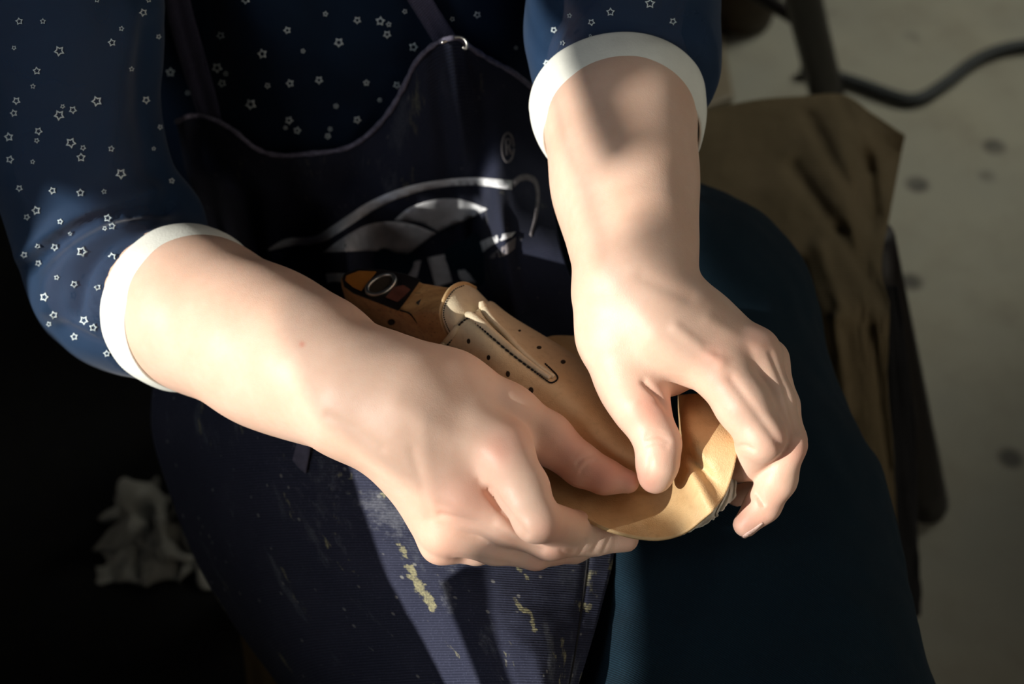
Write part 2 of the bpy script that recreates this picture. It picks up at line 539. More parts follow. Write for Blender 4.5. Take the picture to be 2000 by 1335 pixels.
M['hole'] = simple('punched hole', (0.03, 0.02, 0.012), 0.9, bump=0)
M['lining'] = simple('white lining felt', (0.62, 0.63, 0.56), 0.9, var=0.15, scale=120, bump=0.5)
M['beech'] = wood_mat('beech wood', (0.44, 0.23, 0.09), (0.66, 0.40, 0.18), (0.2, 0.3, -0.65))
M['amber'] = simple('varnished amber leather', (0.36, 0.14, 0.025), 0.35, var=0.2, scale=60)
M['black_rim'] = simple('black waxed leather', (0.012, 0.010, 0.010), 0.35, var=0.3)
M['steel'] = simple('worn steel', (0.42, 0.42, 0.40), 0.35, 1.0, var=0.3, scale=120, bump=0.2)
M['redbrown'] = simple('red brown wax', (0.13, 0.045, 0.03), 0.5, var=0.4, scale=120)
M['khaki'] = twill_mat('khaki canvas', (0.13, 0.10, 0.055), (0.17, 0.13, 0.075), 3.0, 0.0, 0.0, wear=0.1, line_c=0.06)
M['brown_canvas'] = twill_mat('brown canvas', (0.10, 0.07, 0.035), (0.13, 0.09, 0.045), 3.0, 0.0, 0.0, wear=0.1, line_c=0.06)
M['black_cloth'] = simple('black cloth', (0.012, 0.012, 0.014), 0.95, bump=0.2)
M['dark_wood'] = wood_mat('dark stained wood', (0.006, 0.004, 0.004), (0.012, 0.007, 0.006), (1.2, 0, 0), (60, 60, 8))
M['rubber'] = simple('black shade sheet', (0.008, 0.008, 0.008), 0.85, bump=0.3, spec=0.1)  # near-black that paints shade onto the left floor
M['cable'] = simple('dark grey rubber', (0.045, 0.05, 0.05), 0.6, bump=0.1)
M['pot'] = simple('dark brown glazed clay', (0.05, 0.033, 0.016), 0.55, var=0.3)
M['rag'] = simple('grey white rag', (0.27, 0.26, 0.23), 0.95, var=0.15, bump=0.4)
M['floor'] = floor_mat()
M['plaster'] = simple('plaster', (0.5, 0.48, 0.44), 0.9, var=0.08, scale=8)
M['frame'] = simple('painted window wood', (0.35, 0.33, 0.3), 0.6)
M['board'] = wood_mat('pale board', (0.20, 0.165, 0.11), (0.26, 0.21, 0.14), (0, 0, 0.3), (8, 90, 90))

# ------------------------------------------------------------------ the setting: floor and the wall with the window
def box_obj(name, lo, hi, mat, parent=None, bev=0.0):
    x0, y0, z0 = lo; x1, y1, z1 = hi
    v = [(x, y, z) for x in (x0, x1) for y in (y0, y1) for z in (z0, z1)]
    f = [(0, 1, 3, 2), (4, 6, 7, 5), (0, 4, 5, 1), (2, 3, 7, 6), (0, 2, 6, 4), (1, 5, 7, 3)]
    o = mesh_obj(name, v, f, mat, parent, smooth=False)
    if bev:
        m = o.modifiers.new('bevel', 'BEVEL'); m.width = bev; m.segments = 2
    return o

fl = box_obj('floor', (WALL_X - 0.2, -2.2, -0.1), (WALL_R + 0.2, 3.4, 0.0), M['floor'])
tag(fl, kind='structure')
def wall_with_window(name, x0, x1, y0, y1, h, wy0, wy1, wz0, wz1):
    bm = bmesh.new()
    for lo, hi in (((x0, y0, 0), (x1, y1, wz0)), ((x0, y0, wz1), (x1, y1, h)), ((x0, y0, wz0), (x1, wy0, wz1)), ((x0, wy1, wz0), (x1, y1, wz1))):
        r = bmesh.ops.create_cube(bm, size=1.0)
        for v in r['verts']:
            v.co = Vector([lo[i] + (v.co[i] + 0.5) * (hi[i] - lo[i]) for i in range(3)])
    me = bpy.data.meshes.new(name); bm.to_mesh(me); bm.free(); me.materials.append(M['plaster'])
    tag(link(bpy.data.objects.new(name, me)), kind='structure')
def window(name, x0, x1, wy0, wy1, wz0, wz1, bars):
    wn = empty(name, ((x0 + x1) / 2, (wy0 + wy1) / 2, wz0)); tag(wn, kind='structure')
    e = 0.03
    for lo, hi in (((x0, wy0 - e, wz0 - e), (x1, wy0, wz1 + e)), ((x0, wy1, wz0 - e), (x1, wy1 + e, wz1 + e)), ((x0, wy0, wz0 - e), (x1, wy1, wz0)), ((x0, wy0, wz1), (x1, wy1, wz1 + e))):
        box_obj('window_frame', lo, hi, M['frame'], wn, 0.003)
    for ya, yb, za, zb in bars:
        box_obj('unseen_bar', (x0 + 0.006, ya, za), (x1 - 0.006, yb, zb), M['frame'], wn, 0.002)
    return wn
WIN = (-1.10, -0.10, 1.21, 2.22)
wall_with_window('wall_left', WALL_X - 0.10, WALL_X, -2.2, 3.4, 2.6, WIN[0] - 0.02, WIN[1] + 0.02, WIN[2] - 0.02, WIN[3] + 0.02)
w1 = window('window_1', WALL_X - 0.06, WALL_X - 0.02, *WIN, [(-0.70, -0.55, WIN[2], WIN[3]), (-0.55, -0.476, 1.354, 1.428), (-0.476, -0.440, 1.354, 1.388), (-0.345, -0.225, 1.424, 1.446), (-0.138, -0.10, 1.318, WIN[3])])  # extra bars added unseen to shade jeans, hip, bib and sleeve
def sun_dimmer_mat():
    k = NT('sun dimming strip')
    k.base((0.8, 0.8, 0.78)); k.b.inputs['Roughness'].default_value = 0.9
    tr = k.n('ShaderNodeBsdfTransparent'); tr.inputs[0].default_value = (0.93, 0.97, 1.0, 1)
    mx = k.n('ShaderNodeMixShader'); mx.inputs[0].default_value = 0.32
    k.t.links.new(tr.outputs[0], mx.inputs[1]); k.t.links.new(k.b.outputs[0], mx.inputs[2]); k.t.links.new(mx.outputs[0], k.out.inputs[0])
    return k.m
M['net'] = sun_dimmer_mat()
for za, zb in ((1.368, 1.436), (1.482, 1.492),):                # unseen see-through strips added to dim the sun on the hands
    n_ = 60
    V = [(WALL_X - 0.012 + 0.002 * math.sin(i * 1.1), WIN[0] + (WIN[1] - WIN[0]) * i / (n_ - 1), z) for z in (za, zb) for i in range(n_)]
    mesh_obj('dimming_strip', V, [(i, i + 1, n_ + i + 1, n_ + i) for i in range(n_ - 1)], M['net'], w1)
for nm, ya, yb, za, zb in (('sun_blocker', -2.0, 1.2, 1.948, 2.9), ('sun_blocker_flap', -2.0, -0.778, 1.90, 1.948), ('sun_blocker_flap', -0.778, -0.736, 1.927, 1.948),
                          ('sun_blocker_flap', -0.736, -0.697, 1.90, 1.921), ('sun_blocker_flap', -0.697, 1.2, 1.90, 1.948)):
    box_obj(nm, (WALL_X - 0.75, ya, za), (WALL_X - 0.74, yb, zb), M['frame'], w1)      # ragged awning added unseen outside, shaped to block and dapple the sun
wall_with_window('wall_right', WALL_R, WALL_R + 0.10, -2.2, 3.4, 3.0, 1.25, 2.75, 1.65, 2.75)
window('window_2', WALL_R + 0.02, WALL_R + 0.06, 1.27, 2.73, 1.67, 2.73, [(1.98, 2.02, 1.67, 2.73)])

shade_sheet = box_obj('floor_mat', (-0.95, 0.0, 0.001), (0.12, 1.30, 0.006), M['rubber'], None, 0.002)  # near-black sheet added to paint the shade on this floor
tag(shade_sheet, 'black shade sheet added over the floor left of the seated person', 'mat')
# workbench added unseen under the window; its edge blocks sun below the lap
BENCH_X = -0.43
WB = (WALL_X + 0.02, BENCH_X, -1.2, 0.29, 0.76)
wb = empty('shade_bench', ((WB[0] + WB[1]) / 2, -0.4, 0)); tag(wb, 'dark wooden workbench added unseen by the wall to block light', 'shade_bench')
box_obj('bench_top', (WB[0], WB[2], WB[4] - 0.04), (WB[1], WB[3], WB[4]), M['dark_wood'], wb, 0.004)
for y in (WB[2] + 0.05, WB[3] - 0.12):
    for x in (WB[0] + 0.03, WB[1] - 0.12): box_obj('leg', (x, y, 0), (x + 0.07, y + 0.07, WB[4] - 0.04), M['dark_wood'], wb, 0.004)
box_obj('back_panel', (WB[1] - 0.09, WB[2] + 0.12, 0.02), (WB[1] - 0.07, WB[3] - 0.12, WB[4] - 0.04), M['dark_wood'], wb)
cab = empty('shade_cabinet', (1.25, 0.72, 0)); tag(cab, 'tall dark wooden cabinet added unseen to darken the floor', 'shade_cabinet')  # unseen, added to shade the near right floor
box_obj('carcass', (1.02, 0.2, 0.0), (1.60, 1.38, 1.75), M['dark_wood'], cab, 0.004)
for ya, yb, hy in ((0.22, 0.785, 0.755), (0.795, 1.36, 0.825)):
    dr = box_obj('door', (1.0, ya, 0.05), (1.02, yb, 1.72), M['dark_wood'], cab, 0.003)
    box_obj('handle', (0.985, hy - 0.006, 0.8), (1.0, hy + 0.006, 0.92), M['steel'], dr, 0.003)
box_obj('lap_shade_bar', (WB[1] - 0.012, 0.0, WB[4] + 0.028), (WB[1], 0.150, WB[4] + 0.0415), M['dark_wood'], wb, 0.002)  # unseen bar added to throw the dark band on the lap
box_obj('shade_bar_post', (WB[1] - 0.012, 0.0, WB[4]), (WB[1], 0.015, WB[4] + 0.033), M['dark_wood'], wb, 0.002)

# ------------------------------------------------------------------ the person
person = empty('person', (P(900, 600, 950).x, P(900, 600, 950).y, 0.0))
tag(person, 'seated person in navy star blouse and apron, hands pulling leather over a last', 'person')

def chain_mm(pts):
    """[(px,py,d,r_px)] -> [(camera mm, r mm)]"""
    return [(pc(x, y, d), r * d / FPX) for x, y, d, r in pts]

def add_chain(S, f, pts, k):
    c = chain_mm(pts)
    for (a, ra), (b, rb) in zip(c[:-1], c[1:]): S.cone(f, a, ra, b, rb, k)
    return f

def bounds(chains, pad=14):
    lo, hi = np.full(3, 1e9), np.full(3, -1e9)
    for ch in chains:
        for a, r in chain_mm(ch):
            lo = np.minimum(lo, a - r); hi = np.maximum(hi, a + r)
    return lo - pad, hi + pad

# the right arm and hand (left in the picture); px, py, distance mm, radius px
R_fore = [(250, 545, 830, 132), (385, 607, 792, 138), (500, 660, 765, 134), (610, 708, 738, 124), (715, 765, 712, 104)]
R_fore2 = [(430, 640, 800, 118), (560, 705, 765, 112), (700, 790, 725, 92)]
R_palm = [[(700, 755, 715, 96), (800, 775, 707, 86), (980, 880, 700, 60)],
          [(690, 775, 712, 92), (800, 830, 703, 84), (902, 968, 701, 55)],
          [(690, 790, 716, 84), (790, 860, 711, 70), (872, 1020, 712, 50)],
          [(690, 800, 722, 76), (785, 880, 722, 58), (862, 1058, 722, 40)],
          [(760, 740, 722, 84), (880, 765, 719, 72), (990, 812, 722, 62)]]
R_fing = [
    [(982, 884, 698, 58), (1020, 955, 684, 52), (1047, 1014, 676, 44), (1125, 1038, 712, 40), (1205, 1040, 727, 32)],     # index
    [(905, 972, 700, 54), (990, 1022, 700, 42), (1074, 1054, 702, 38), (1160, 1050, 716, 33), (1222, 1052, 722, 26)],     # middle
    [(872, 1034, 710, 46), (965, 1066, 709, 35), (1046, 1082, 712, 29), (1120, 1070, 742, 28), (1190, 1050, 752, 24)],    # ring
    [(862, 1060, 722, 38), (930, 1072, 727, 29), (1000, 1074, 738, 25), (1070, 1060, 757, 23), (1120, 1045, 765, 20)],    # little
    [(985, 808, 720, 60), (1068, 855, 720, 50), (1138, 910, 716, 40), (1180, 930, 714, 34), (1226, 940, 713, 24)],        # thumb
]
L_fore = [(1205, 130, 812, 138), (1211, 235, 775, 138), (1219, 330, 757, 128), (1232, 440, 737, 108), (1240, 540, 722, 98)]
L_fore2 = [(1215, 300, 790, 96), (1222, 390, 768, 98), (1252, 545, 728, 92)]
L_palm = [[(1222, 560, 720, 88), (1300, 640, 711, 82), (1400, 714, 705, 58)],
          [(1250, 575, 724, 72), (1350, 630, 715, 60), (1472, 686, 710, 44)],
          [(1255, 590, 730, 66), (1370, 640, 726, 54), (1502, 702, 722, 34)],
          [(1255, 600, 738, 60), (1370, 660, 742, 50), (1495, 722, 740, 28)],
          [(1205, 600, 726, 72), (1200, 660, 720, 60), (1230, 755, 712, 58)],
          [(1215, 650, 722, 66), (1310, 730, 722, 40)]]
L_fing = [
    [(1402, 714, 704, 58), (1452, 790, 697, 54), (1487, 852, 694, 46), (1462, 898, 714, 38), (1400, 925, 738, 33)],       # index
    [(1474, 688, 710, 46), (1512, 780, 704, 38), (1541, 868, 703, 33), (1518, 935, 709, 37), (1490, 985, 714, 34), (1456, 1024, 717, 25)],   # middle
    [(1504, 704, 722, 34), (1532, 790, 722, 28), (1549, 858, 724, 25), (1500, 935, 742, 26), (1440, 965, 754, 24)],       # ring
    [(1496, 722, 740, 28), (1515, 800, 746, 24), (1520, 860, 752, 22), (1470, 930, 765, 20)],                            # little
    [(1222, 735, 714, 60), (1250, 790, 706, 56), (1286, 866, 699, 43), (1284, 905, 699, 40), (1280, 930, 701, 34)],      # thumb
]

RED = [(590, 672, 6, .9),   # picture position, radius px, strength of the ruddy skin on knuckles and finger ends
    (975, 880, 40, .55), (1000, 860, 40, .35), (955, 920, 35, .3), (900, 985, 70, .42), (860, 1000, 45, .4), (1080, 1040, 40, .45), (1090, 1085, 35, .4),
    (1175, 935, 60, .75), (1120, 880, 60, .5), (1235, 940, 40, .6), (1050, 1105, 28, .4), (880, 1085, 40, .35), (1230, 1062, 25, .25), (985, 1060, 60, .18),
    (1270, 795, 45, .65), (1265, 945, 28, .6), (1300, 880, 35, .3), (1395, 700, 32, .45), (1365, 810, 45, .35), (1300, 790, 35, .4), (1440, 870, 30, .25),
    (1530, 870, 40, .4), (1480, 660, 40, .35), (1565, 880, 32, .55), (1465, 1010, 50, .55), (1500, 980, 40, .35), (1420, 740, 30, .25), (1280, 850, 30, .35), (1470, 800, 50, .12)]
# creases and tendons: polyline, width px, height mm (negative = groove)
CREASE = [
    ([(1128, 905), (1140, 892), (1158, 887)], 5, -0.9), ([(1135, 922), (1148, 905), (1166, 898)], 4, -0.7), ([(1120, 893), (1132, 880), (1148, 876)], 4, -0.4),
    ([(955, 955), (985, 998), (1025, 1045)], 9, -1.6), ([(640, 812), (690, 835), (745, 875)], 9, -0.7), ([(860, 1005), (930, 1022), (1000, 1052), (1056, 1076)], 7, -1.3), ([(880, 1088), (940, 1092), (990, 1100)], 6, -0.5),
    ([(825, 830), (832, 900), (850, 985)], 18, 0.6), ([(805, 880), (822, 940), (842, 1010)], 10, -0.6), ([(780, 790), (880, 850), (960, 880)], 26, 0.9), ([(860, 985), (900, 1000), (960, 1020)], 10, -0.8),
    ([(1095, 1075), (1105, 1085), (1100, 1093)], 3, -0.5), ([(1175, 1045), (1160, 1075)], 4, -0.8), ([(1190, 1050), (1178, 1078)], 3, -0.6), ([(1145, 1055), (1130, 1085)], 4, -0.6),
    ([(1258, 745), (1285, 772), (1308, 802)], 6, -1.6), ([(1250, 785), (1270, 778), (1292, 790)], 4, -0.4), ([(1262, 855), (1285, 850), (1305, 862)], 5, -0.9), ([(1262, 868), (1285, 862), (1302, 872)], 4, -0.7), ([(1266, 845), (1285, 841), (1300, 848)], 4, -0.4),
    ([(1440, 872), (1455, 870), (1470, 878)], 4, -1.2), ([(1478, 965), (1486, 978), (1490, 985)], 4, -1.2),
    ([(1320, 640), (1360, 672), (1408, 708)], 12, 1.3), ([(1385, 625), (1435, 655), (1480, 678)], 14, 0.8), ([(1428, 738), (1470, 795), (1528, 872)], 9, -1.2), ([(1506, 690), (1535, 760), (1556, 840)], 7, -0.9),
    ([(1345, 795), (1352, 770)], 6, -0.8), ([(1375, 680), (1400, 690)], 6, -0.5), ([(1255, 540), (1300, 560), (1345, 580)], 14, -0.7), ([(1545, 868), (1560, 862)], 4, -0.5), ([(1272, 900), (1266, 930)], 6, -0.4),
]

def build_arm(fore, fore2, palm, fing, h=1.15):
    lo, hi = bounds([fore, fore2] + palm + fing)
    S = SDF(lo, hi, h)
    b = S.new()
    add_chain(S, b, fore, 14); add_chain(S, b, fore2, 24)
    for ch in palm: add_chain(S, b, ch, 13)
    fu = S.new()
    for ch in fing:
        g = S.new(); add_chain(S, g, ch, 4)
        fu = S.smin(fu, g, 0.9)
    f = S.smin(b, fu, 5.5)
    V, Q = S.mesh(f)
    V = smooth_verts(V, Q, 3, 0.5)
    N = vert_normals(V, Q)
    px = c2px(V)
    front = np.clip((N * (-V / np.linalg.norm(V, axis=1)[:, None])).sum(1) * 2.0, 0, 1)
    for pts, w, amp in CREASE:
        dd = poly_dist(px[:, :2], pts)
        m = dd < 3 * w
        V[m] += N[m] * (amp * np.exp(-(dd[m] / w) ** 2) * front[m])[:, None]
    V = smooth_verts(V, Q, 1, 0.4)
    red = np.zeros(len(V))
    for x, y, r, a in RED:
        red = np.maximum(red, a * np.exp(-((px[:, 0] - x) ** 2 + (px[:, 1] - y) ** 2) / (r * r)))
    return V, Q, red

parts = [build_arm(R_fore, R_fore2, R_palm, R_fing), build_arm(L_fore, L_fore2, L_palm, L_fing)]
# upper arms, shoulders and trunk under the clothes, coarser
TOR = dict(cx=-0.09, y=0.835, a=0.165, b=0.125)
def wc(x, y, z):                      # world metres -> camera mm
    return (np.array([x, y, z - CAM_H]) @ CM) * 1000
r_el = pc(215, 560, 838); l_el = pc(1206, 120, 815)
r_sh = wc(-0.27, 0.80, 1.00); l_sh = wc(0.10, 0.80, 1.02)
S = SDF(np.minimum.reduce([r_el, l_el, r_sh, wc(-.3, .72, .42), wc(.2, 1.0, .42)]) - 120, np.maximum.reduce([r_el, l_el, l_sh, r_sh, wc(.2, .7, 1.1)]) + 120, 5.0)
f = S.new()
add_chain(S, f, [(200, 540, 840, 112), (160, 330, 826, 118), (125, 60, 800, 128), (100, -330, 765, 150)], 10)
add_chain(S, f, [(1208, 100, 820, 112), (1228, -60, 795, 120), (1250, -420, 705, 140)], 10)
S.cone(f, pc(100, -330, 765), 40, r_sh, 44, 10); S.cone(f, pc(1250, -420, 705), 34, l_sh, 44, 10)
S.cone(f, r_el, 34, pc(330, 590, 805), 36, 10); S.cone(f, l_el, 34, pc(1210, 200, 785), 35, 10)
for dx in (-0.07, 0.07):
    S.cone(f, wc(TOR['cx'] + dx, 0.86, 0.55), 95, wc(TOR['cx'] + dx, 0.86, 0.95), 95, 40)
S.cone(f, r_sh, 46, l_sh, 46, 40); S.cone(f, wc(TOR['cx'], 0.84, 1.0), 50, wc(TOR['cx'], 0.80, 1.16), 46, 30)
V, Q = S.mesh(f)
parts.append((smooth_verts(V, Q, 3), Q, np.zeros(len(V))))
AV, AQ, AR, n = [], [], [], 0
for V, Q, r in parts:
    AV.append(c2w(V)); AQ.append(Q + n); AR.append(r); n += len(V)
body = mesh_obj('body', np.concatenate(AV), np.concatenate(AQ), M['skin'], person)
at = body.data.attributes.new('redness', 'FLOAT', 'POINT')
at.data.foreach_set('value', np.concatenate(AR).astype(np.float32))
tag(body, 'bare forearms and hands with short nails')
body_bvh = bvh_of(body)

decal('fingernail', [[(1447, 1049), (1457, 1041), (1476, 1029), (1489, 1020), (1492, 1024), (1478, 1038), (1456, 1051)]], body_bvh, M['nail'], body, 0.5, 4, 0.3)

# ------------------------------------------------------------------ blouse: trunk, sleeves, cuffs
nz = lambda x, y, z: noise.noise(Vector((x, y, z)))
th = np.linspace(math.radians(-200), math.radians(20), 130); zz = np.linspace(0.50, 1.16, 120)
V = []
for z in zz:
    k = min(1.0, max(0.0, (1.16 - z) / 0.16)) ** 0.5 if z > 1.0 else 1.0
    for t in th:
        fold = 0.006 * math.sin(t * 9 + 4 * nz(z * 5, t, 0)) + 0.012 * nz(t * 2.4, z * 3, 3.1) + 0.004 * nz(t * 8, z * 9, 8)
        # soft vertical folds of the gathered front
        a = TOR['a'] * 1.12 * (0.6 + 0.4 * k) + fold; b = TOR['b'] * 1.3 * (0.7 + 0.3 * k) + fold
        V.append((TOR['cx'] + a * math.cos(t), TOR['y'] + b * math.sin(t) + 0.10 * (0.78 - z) * 0.3, z))
nt = len(th)
Fq = [(i * nt + j, i * nt + j + 1, (i + 1) * nt + j + 1, (i + 1) * nt + j) for i in range(len(zz) - 1) for j in range(nt - 1)]
blouse = mesh_obj('blouse', V, Fq, M['navy'], person); fix_normals(blouse)
tag(blouse, 'sheer navy blouse printed with small open stars')

CUFF_R = (pc(390, 616, 792), (0.62, -0.26, 0.74))
CUFF_L = (pc(1212, 262, 775), (0.04, -0.78, 0.62))
def sleeve(name, chains, folds, cut, h=3.0, k=26):
    lo, hi = bounds(chains, 30)
    S = SDF(lo, hi, h); f = S.new()
    for ch in chains: add_chain(S, f, ch, k)
    V, Q = S.mesh(f)
    V = smooth_verts(V, Q, 3)
    N = vert_normals(V, Q); px = c2px(V)
    front = np.clip((N * (-V / np.linalg.norm(V, axis=1)[:, None])).sum(1) * 2.5 + 0.4, 0, 1)
    for pts, w, amp in folds:
        c = spline(np.array(pts, float), 24)
        dd = poly_dist(px[:, :2], c)
        V += N * (amp * np.exp(-(dd / w) ** 2) * front)[:, None]
    wr = np.array([2.2 * nz(*(v / 45)) + 0.8 * nz(*(v / 16)) for v in V])
    V += N * wr[:, None]
    V = smooth_verts(V, Q, 2)
    c, n, L, Rl = cut                    # gathered into the cuff, cut open where it is sewn on
    n = np.array(n) / np.linalg.norm(n)
    s_ = (V - (c - n * L)) @ n
    ax_ = c + n * ((V - c) @ n)[:, None]
    rad = np.linalg.norm(V - ax_, axis=1)
    lim = Rl + np.clip(-s_ - 11, 0, None) * 2.2
    m_ = (s_ > -20) & (rad > lim) & (rad < Rl + 22)
    V[m_] = ax_[m_] + (V[m_] - ax_[m_]) * (lim[m_] / rad[m_])[:, None]
    o = mesh_obj(name, c2w(V), Q, M['sheer'], blouse)
    bm = bmesh.new(); bm.from_mesh(o.data)
    bmesh.ops.bisect_plane(bm, geom=bm.verts[:] + bm.edges[:] + bm.faces[:], plane_co=Vector(c2w(c - n * L)), plane_no=Vector(CM @ n), clear_outer=True)
    bm.to_mesh(o.data); bm.free()
    return o

R_SL = [[(90, -330, 760, 215), (120, 60, 795, 178), (155, 330, 822, 150), (190, 490, 838, 122)],
        [(180, 470, 838, 118), (218, 550, 838, 124), (262, 570, 830, 136), (335, 600, 806, 144)], [(330, 420, 850, 60), (260, 540, 830, 110)]]
R_FOLD = [([(60, 520), (110, 480), (200, 430), (330, 405)], 14, -7), ([(45, 500), (100, 450), (180, 405), (300, 370)], 16, 5),
          ([(150, 610), (165, 540), (215, 480), (310, 430)], 13, -7), ([(95, 600), (110, 540), (180, 470), (300, 425)], 20, 6),
          ([(185, 640), (190, 570), (230, 500), (320, 450)], 10, 4), ([(300, 60), (290, 200), (300, 330)], 30, -6), ([(250, 20), (230, 160), (215, 300)], 25, 4),
          ([(120, 640), (170, 665), (230, 690)], 12, -4)]
sl_r = sleeve('sleeve', R_SL, R_FOLD, (*CUFF_R, 14, 44.5))
L_SL = [[(1250, -420, 700, 180), (1225, -60, 790, 160), (1208, 60, 815, 152), (1212, 130, 800, 144), (1212, 215, 785, 140)], [(1215, 40, 810, 150), (1240, 120, 802, 138)]]
L_FOLD = [([(1060, 120), (1090, 50), (1150, 0)], 16, -6), ([(1370, 170), (1345, 90), (1270, 40), (1180, 30)], 14, -4), ([(1100, 110), (1160, 70), (1250, 60)], 14, 4)]
sl_l = sleeve('sleeve', L_SL, L_FOLD, (*CUFF_L, 16, 44.0))

def cuff_band(name, c, n, R0, R1, L, bulge):
    """white turned-up cuff: a ring round the forearm; c rim centre, n axis towards the hand, all camera mm"""
    n = np.array(n, float); n /= np.linalg.norm(n)
    u = np.cross(n, [0, 0, 1.0]); u /= np.linalg.norm(u); w = np.cross(u, n)
    K, rows = 120, 12
    V, Fc = [], []
    for i in range(rows):
        t = i / (rows - 1)
        for j in range(K):
            a = 2 * math.pi * j / K
            r = R0 + (R1 - R0) * t + 1.5 * math.sin(math.pi * t)
            for a0, wd, amt in bulge:
                da = (a - a0 + math.pi) % (2 * math.pi) - math.pi
                r += amt * math.exp(-(da / wd) ** 2) * (1 - 0.5 * t)
            r += 0.5 * nz(3 * math.cos(a), 3 * math.sin(a), t * 1.5 + c[0])
            V.append(c2w(c - n * L * t + r * (math.cos(a) * u + math.sin(a) * w)))
    for i in range(rows - 1):
        for j in range(K):
            k = (j + 1) % K
            Fc.append((i * K + j, i * K + k, (i + 1) * K + k, (i + 1) * K + j))
    o = mesh_obj(name, V, Fc, M['cuff'], blouse)
    fix_normals(o)
    m = o.modifiers.new('thickness', 'SOLIDIFY'); m.thickness = 0.0018; m.offset = 0
    m = o.modifiers.new('soft', 'BEVEL'); m.width = 0.0007; m.segments = 2; m.limit_method = 'ANGLE'
    return o
cuff_r = cuff_band('cuff', *CUFF_R, 43.5, 47.0, 24, [])
cuff_l = cuff_band('cuff', *CUFF_L, 42.0, 48.0, 27, [(3.6, 0.5, 4.0)])

STARS = []
for x, y, r in [(66,73,14),(147,73,11),(48,164,9),(203,175,20),(126,243,15),(113,296,10),(56,346,15),(47,388,14),(215,365,9),(250,377,15),(203,395,20),(332,347,20),(132,450,15),(126,482,10),(30,470,17),(243,490,20),(285,507,11),(278,540,17),(382,510,12),(34,547,15),(112,555,9),(415,596,20),(66,646,13),(180,654,14),(276,661,15),(357,657,10),(124,722,17),(92,745,12),(207,760,11),(370,748,15),(360,783,9),(385,775,14),(241,802,8),(130,845,10),(188,848,14),(281,863,20),(83,875,13),(132,903,12),(385,880,15),(195,952,10),(255,975,14),(335,985,13),(152,1019,17),(185,1081,15),(288,1099,17),(320,1124,15),(255,1155,14),(168,1112,10),(367,1213,13),(492,43,15),(417,98,10),(384,146,15),(545,126,10),(452,237,10),(585,248,17),(645,319,10),(502,343,15),(550,436,10),(528,510,8),(590,620,11),(757,122,15),(900,185,18),(986,104,14),(1040,175,9),(1117,48,10),(1163,146,18),(745,233,19),(775,253,10),(762,286,15),(860,358,20),(918,294,11),(995,286,15),(1095,275,15),(1153,364,10),(992,413,15),(980,438,8),(1020,448,14),(1133,443,9),(1125,467,11),(843,0,16),(333,0,10),(510,0,10)]:
    STARS.append((x * 0.569, y * 0.569, r * 0.569))
for x, y, r in [(885,88,18),(985,92,22),(1022,106,13),(1015,150,19),(1130,205,22),(1407,65,17),(1298,83,12),(1057,370,17),(925,360,15),(983,435,11),(885,521,18),(757,592,14),(1092,50,12),(1740,130,16),(1575,208,10),(1710,275,18)]:
    STARS.append((300 + x * 0.4494, y * 0.4494, r * 0.4494))
for x, y, r in [(600,15,24),(428,52,20),(250,68,12),(345,97,17),(700,93,17),(182,130,14),(220,187,12),(268,225,14),(152,275,15),(590,200,15),(340,155,8)]:
    STARS.append((1000 + x * 0.4494, y * 0.4494, r * 0.4494))
bl_bvh = bvh_of(blouse, sl_r, sl_l)
V, Fc = [], []
for x, y, r in STARS:
    rot = random.uniform(0, 6.28); r = r * 1.0; ring = []
    ok = True
    for sc in (1.0, 0.62):
        for k in range(10):
            a = rot + k * math.pi / 5
            q = r * sc * (1.0 if k % 2 == 0 else 0.56)
            X, Y = x + q * math.cos(a), y + q * math.sin(a)
            d = cast(bl_bvh, X, Y)
            if d is None: ok = False; break
            ring.append((X, Y, d))
        if not ok: break
    if not ok or max(q[2] for q in ring) - min(q[2] for q in ring) > 25: continue
    b0 = len(V)
    V += [P(q[0], q[1], q[2] - 0.5) for q in ring]
    for k in range(10): Fc.append((b0 + k, b0 + (k + 1) % 10, b0 + 10 + (k + 1) % 10, b0 + 10 + k))
stars = mesh_obj('star_print', V, Fc, M['star'], blouse); tag(stars, 'small pale open stars printed on the blouse', kind='stuff')
m = stars.modifiers.new('thickness', 'SOLIDIFY'); m.thickness = 0.0002; m.offset = 0

# ------------------------------------------------------------------ jeans
JC = [[(1200, 560, 985, 250), (1300, 650, 955, 280), (1425, 1050, 872, 298), (1520, 1450, 790, 320)],
      [(620, 700, 1000, 230), (660, 780, 975, 230), (820, 1060, 895, 225), (950, 1450, 830, 225)],
      [(1270, 960, 880, 150), (1290, 1100, 846, 190), (1330, 1450, 768, 230)],
      [(700, 620, 1030, 220), (1200, 600, 1020, 220)]]
lo, hi = bounds(JC, 20)
S = SDF(lo, hi, 4.5); f = S.new()
for ch in JC: add_chain(S, f, ch, 22)
for x, d in ((1520, 790), (940, 800)):
    kx = pc(x, 1450, d); wk = c2w(kx)
V, Q = S.mesh(f); V = smooth_verts(V, Q, 4); N = vert_normals(V, Q)
V += N * np.array([3.0 * nz(v[0] / 60 + 5, v[1] / 28, v[2] / 60) + 1.2 * nz(*(v / 18)) for v in V])[:, None]
uvj = np.stack([V[:, 0], V[:, 1] - V[:, 2] * 0.6], 1) / 1000
